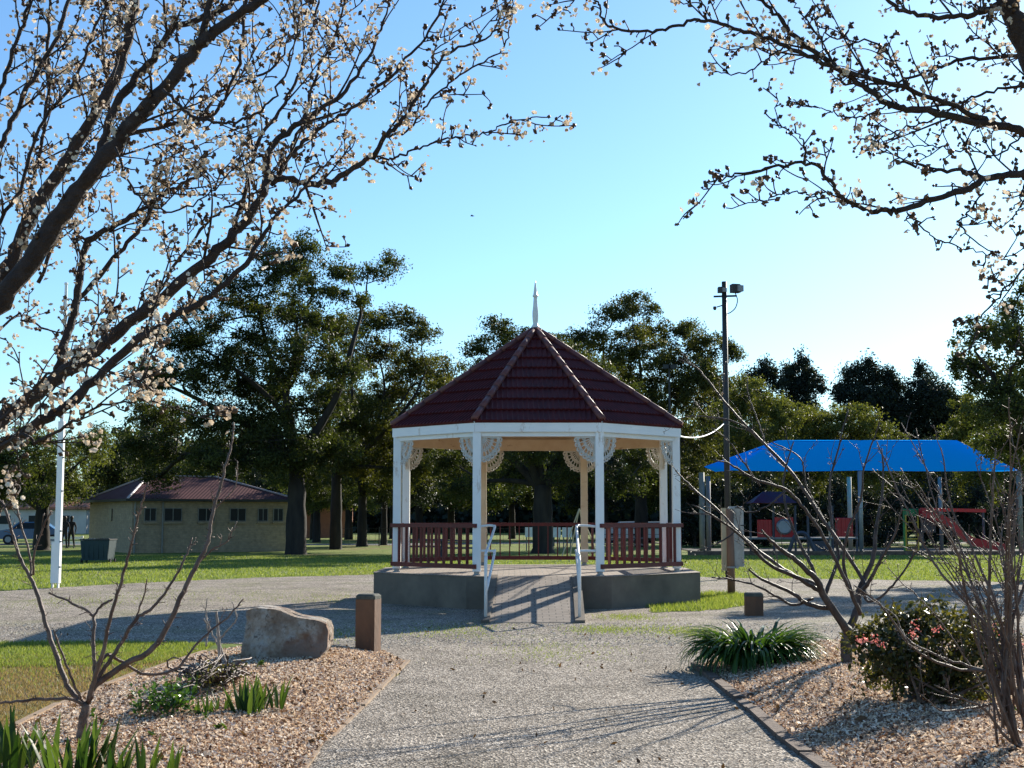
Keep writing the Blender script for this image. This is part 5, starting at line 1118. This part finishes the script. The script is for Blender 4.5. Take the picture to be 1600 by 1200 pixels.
def shrub(name, label, bl, Y, mat, seed, dens, ls, stems=12, flowers=0, base=None, twigs=False, cat='shrub', cl=.10):
    rng = np.random.default_rng(seed); s = PXM(Y); g = G(*base, .12); r = empty(name, (g[0], g[1], 0), label, cat); tm = MB(); cm = MB(); fm = MB()
    for bx, by, rx, ry in bl:
        c = P(bx, by, Y + rng.uniform(-.2, .2)); rx *= s; ry *= s
        for k in range(stems):
            e = c + unit(rng.normal(size=3)) * (rx, rx, ry) * rng.uniform(.6, 1.1); limb(tm, g + rng.normal(size=3) * (.1, .1, 0) + (0, 0, .05), e, .012, .003, rng, .3, 6, 4)
        n = max(6, int(rx * ry * 3.1 / (cl*cl) * 1.6)); nl = max(2, int(dens * rx * ry * 3.1 / n)); cc = c + unit(rng.normal(size=(n, 3))) * rng.random((n, 1)) ** .4 * (rx, rx, ry)
        cc = cc[cc[:, 2] > .08]; n = len(cc)
        pts = (cc[:, None, :] + rng.normal(size=(n, nl, 3)) * cl * .5).reshape(-1, 3); pts = pts[pts[:, 2] > .04]; leaves(cm, pts, ls, rng, .5)
    tm.build('stem', M['bark_thin'], r); cm.build('foliage', M[mat], r)
    return r
rb = shrub('flowering_bush', 'wide dark leafy bush with a few pink blooms in the right bed', [(1400,975,46,26),(1450,965,50,26),(1500,985,50,30),(1380,1015,50,30),(1440,1020,70,44),(1510,1040,60,44),(1470,1080,60,34),(1400,1055,50,30),(1540,1000,40,34),(1350,1000,26,22),(1530,1090,40,26)],
     11.6, 'leaf_bush', 51, 6500, .048, 3, base=(1455, 1105))
rng = np.random.default_rng(52)
for px, py in ((1464, 984), (1427, 991), (1430, 978), (1345, 998), (1369, 997), (1378, 1009), (1580, 978), (1572, 984), (1560, 980), (1595, 1010), (1350, 1003)):
    mb = MB(); c = P(px, py, 10.95)
    for k in range(4):
        V, Fq = PT[rng.integers(6)]; mb.add(V @ rot_rand(rng).T * 1.7 + c + rng.normal(size=3) * .018, Fq, rng.random())
    mb.build('flower', M['pink'], rb)
shrub('leafy_clump', 'low dark green leafy clump in the left bed left of the irises', [(250,1094,32,20),(280,1088,26,20),(232,1106,20,12)], 10.8, 'aga', 53, 5200, .045, 6, base=(258, 1112))
shrub('twiggy_plant', 'low brownish twiggy plant in front of the dead sapling', [(330,1052,36,20),(362,1048,26,18),(306,1060,22,14)], 12.1, 'leaf_bush', 54, 2600, .028, 34, base=(336, 1070))
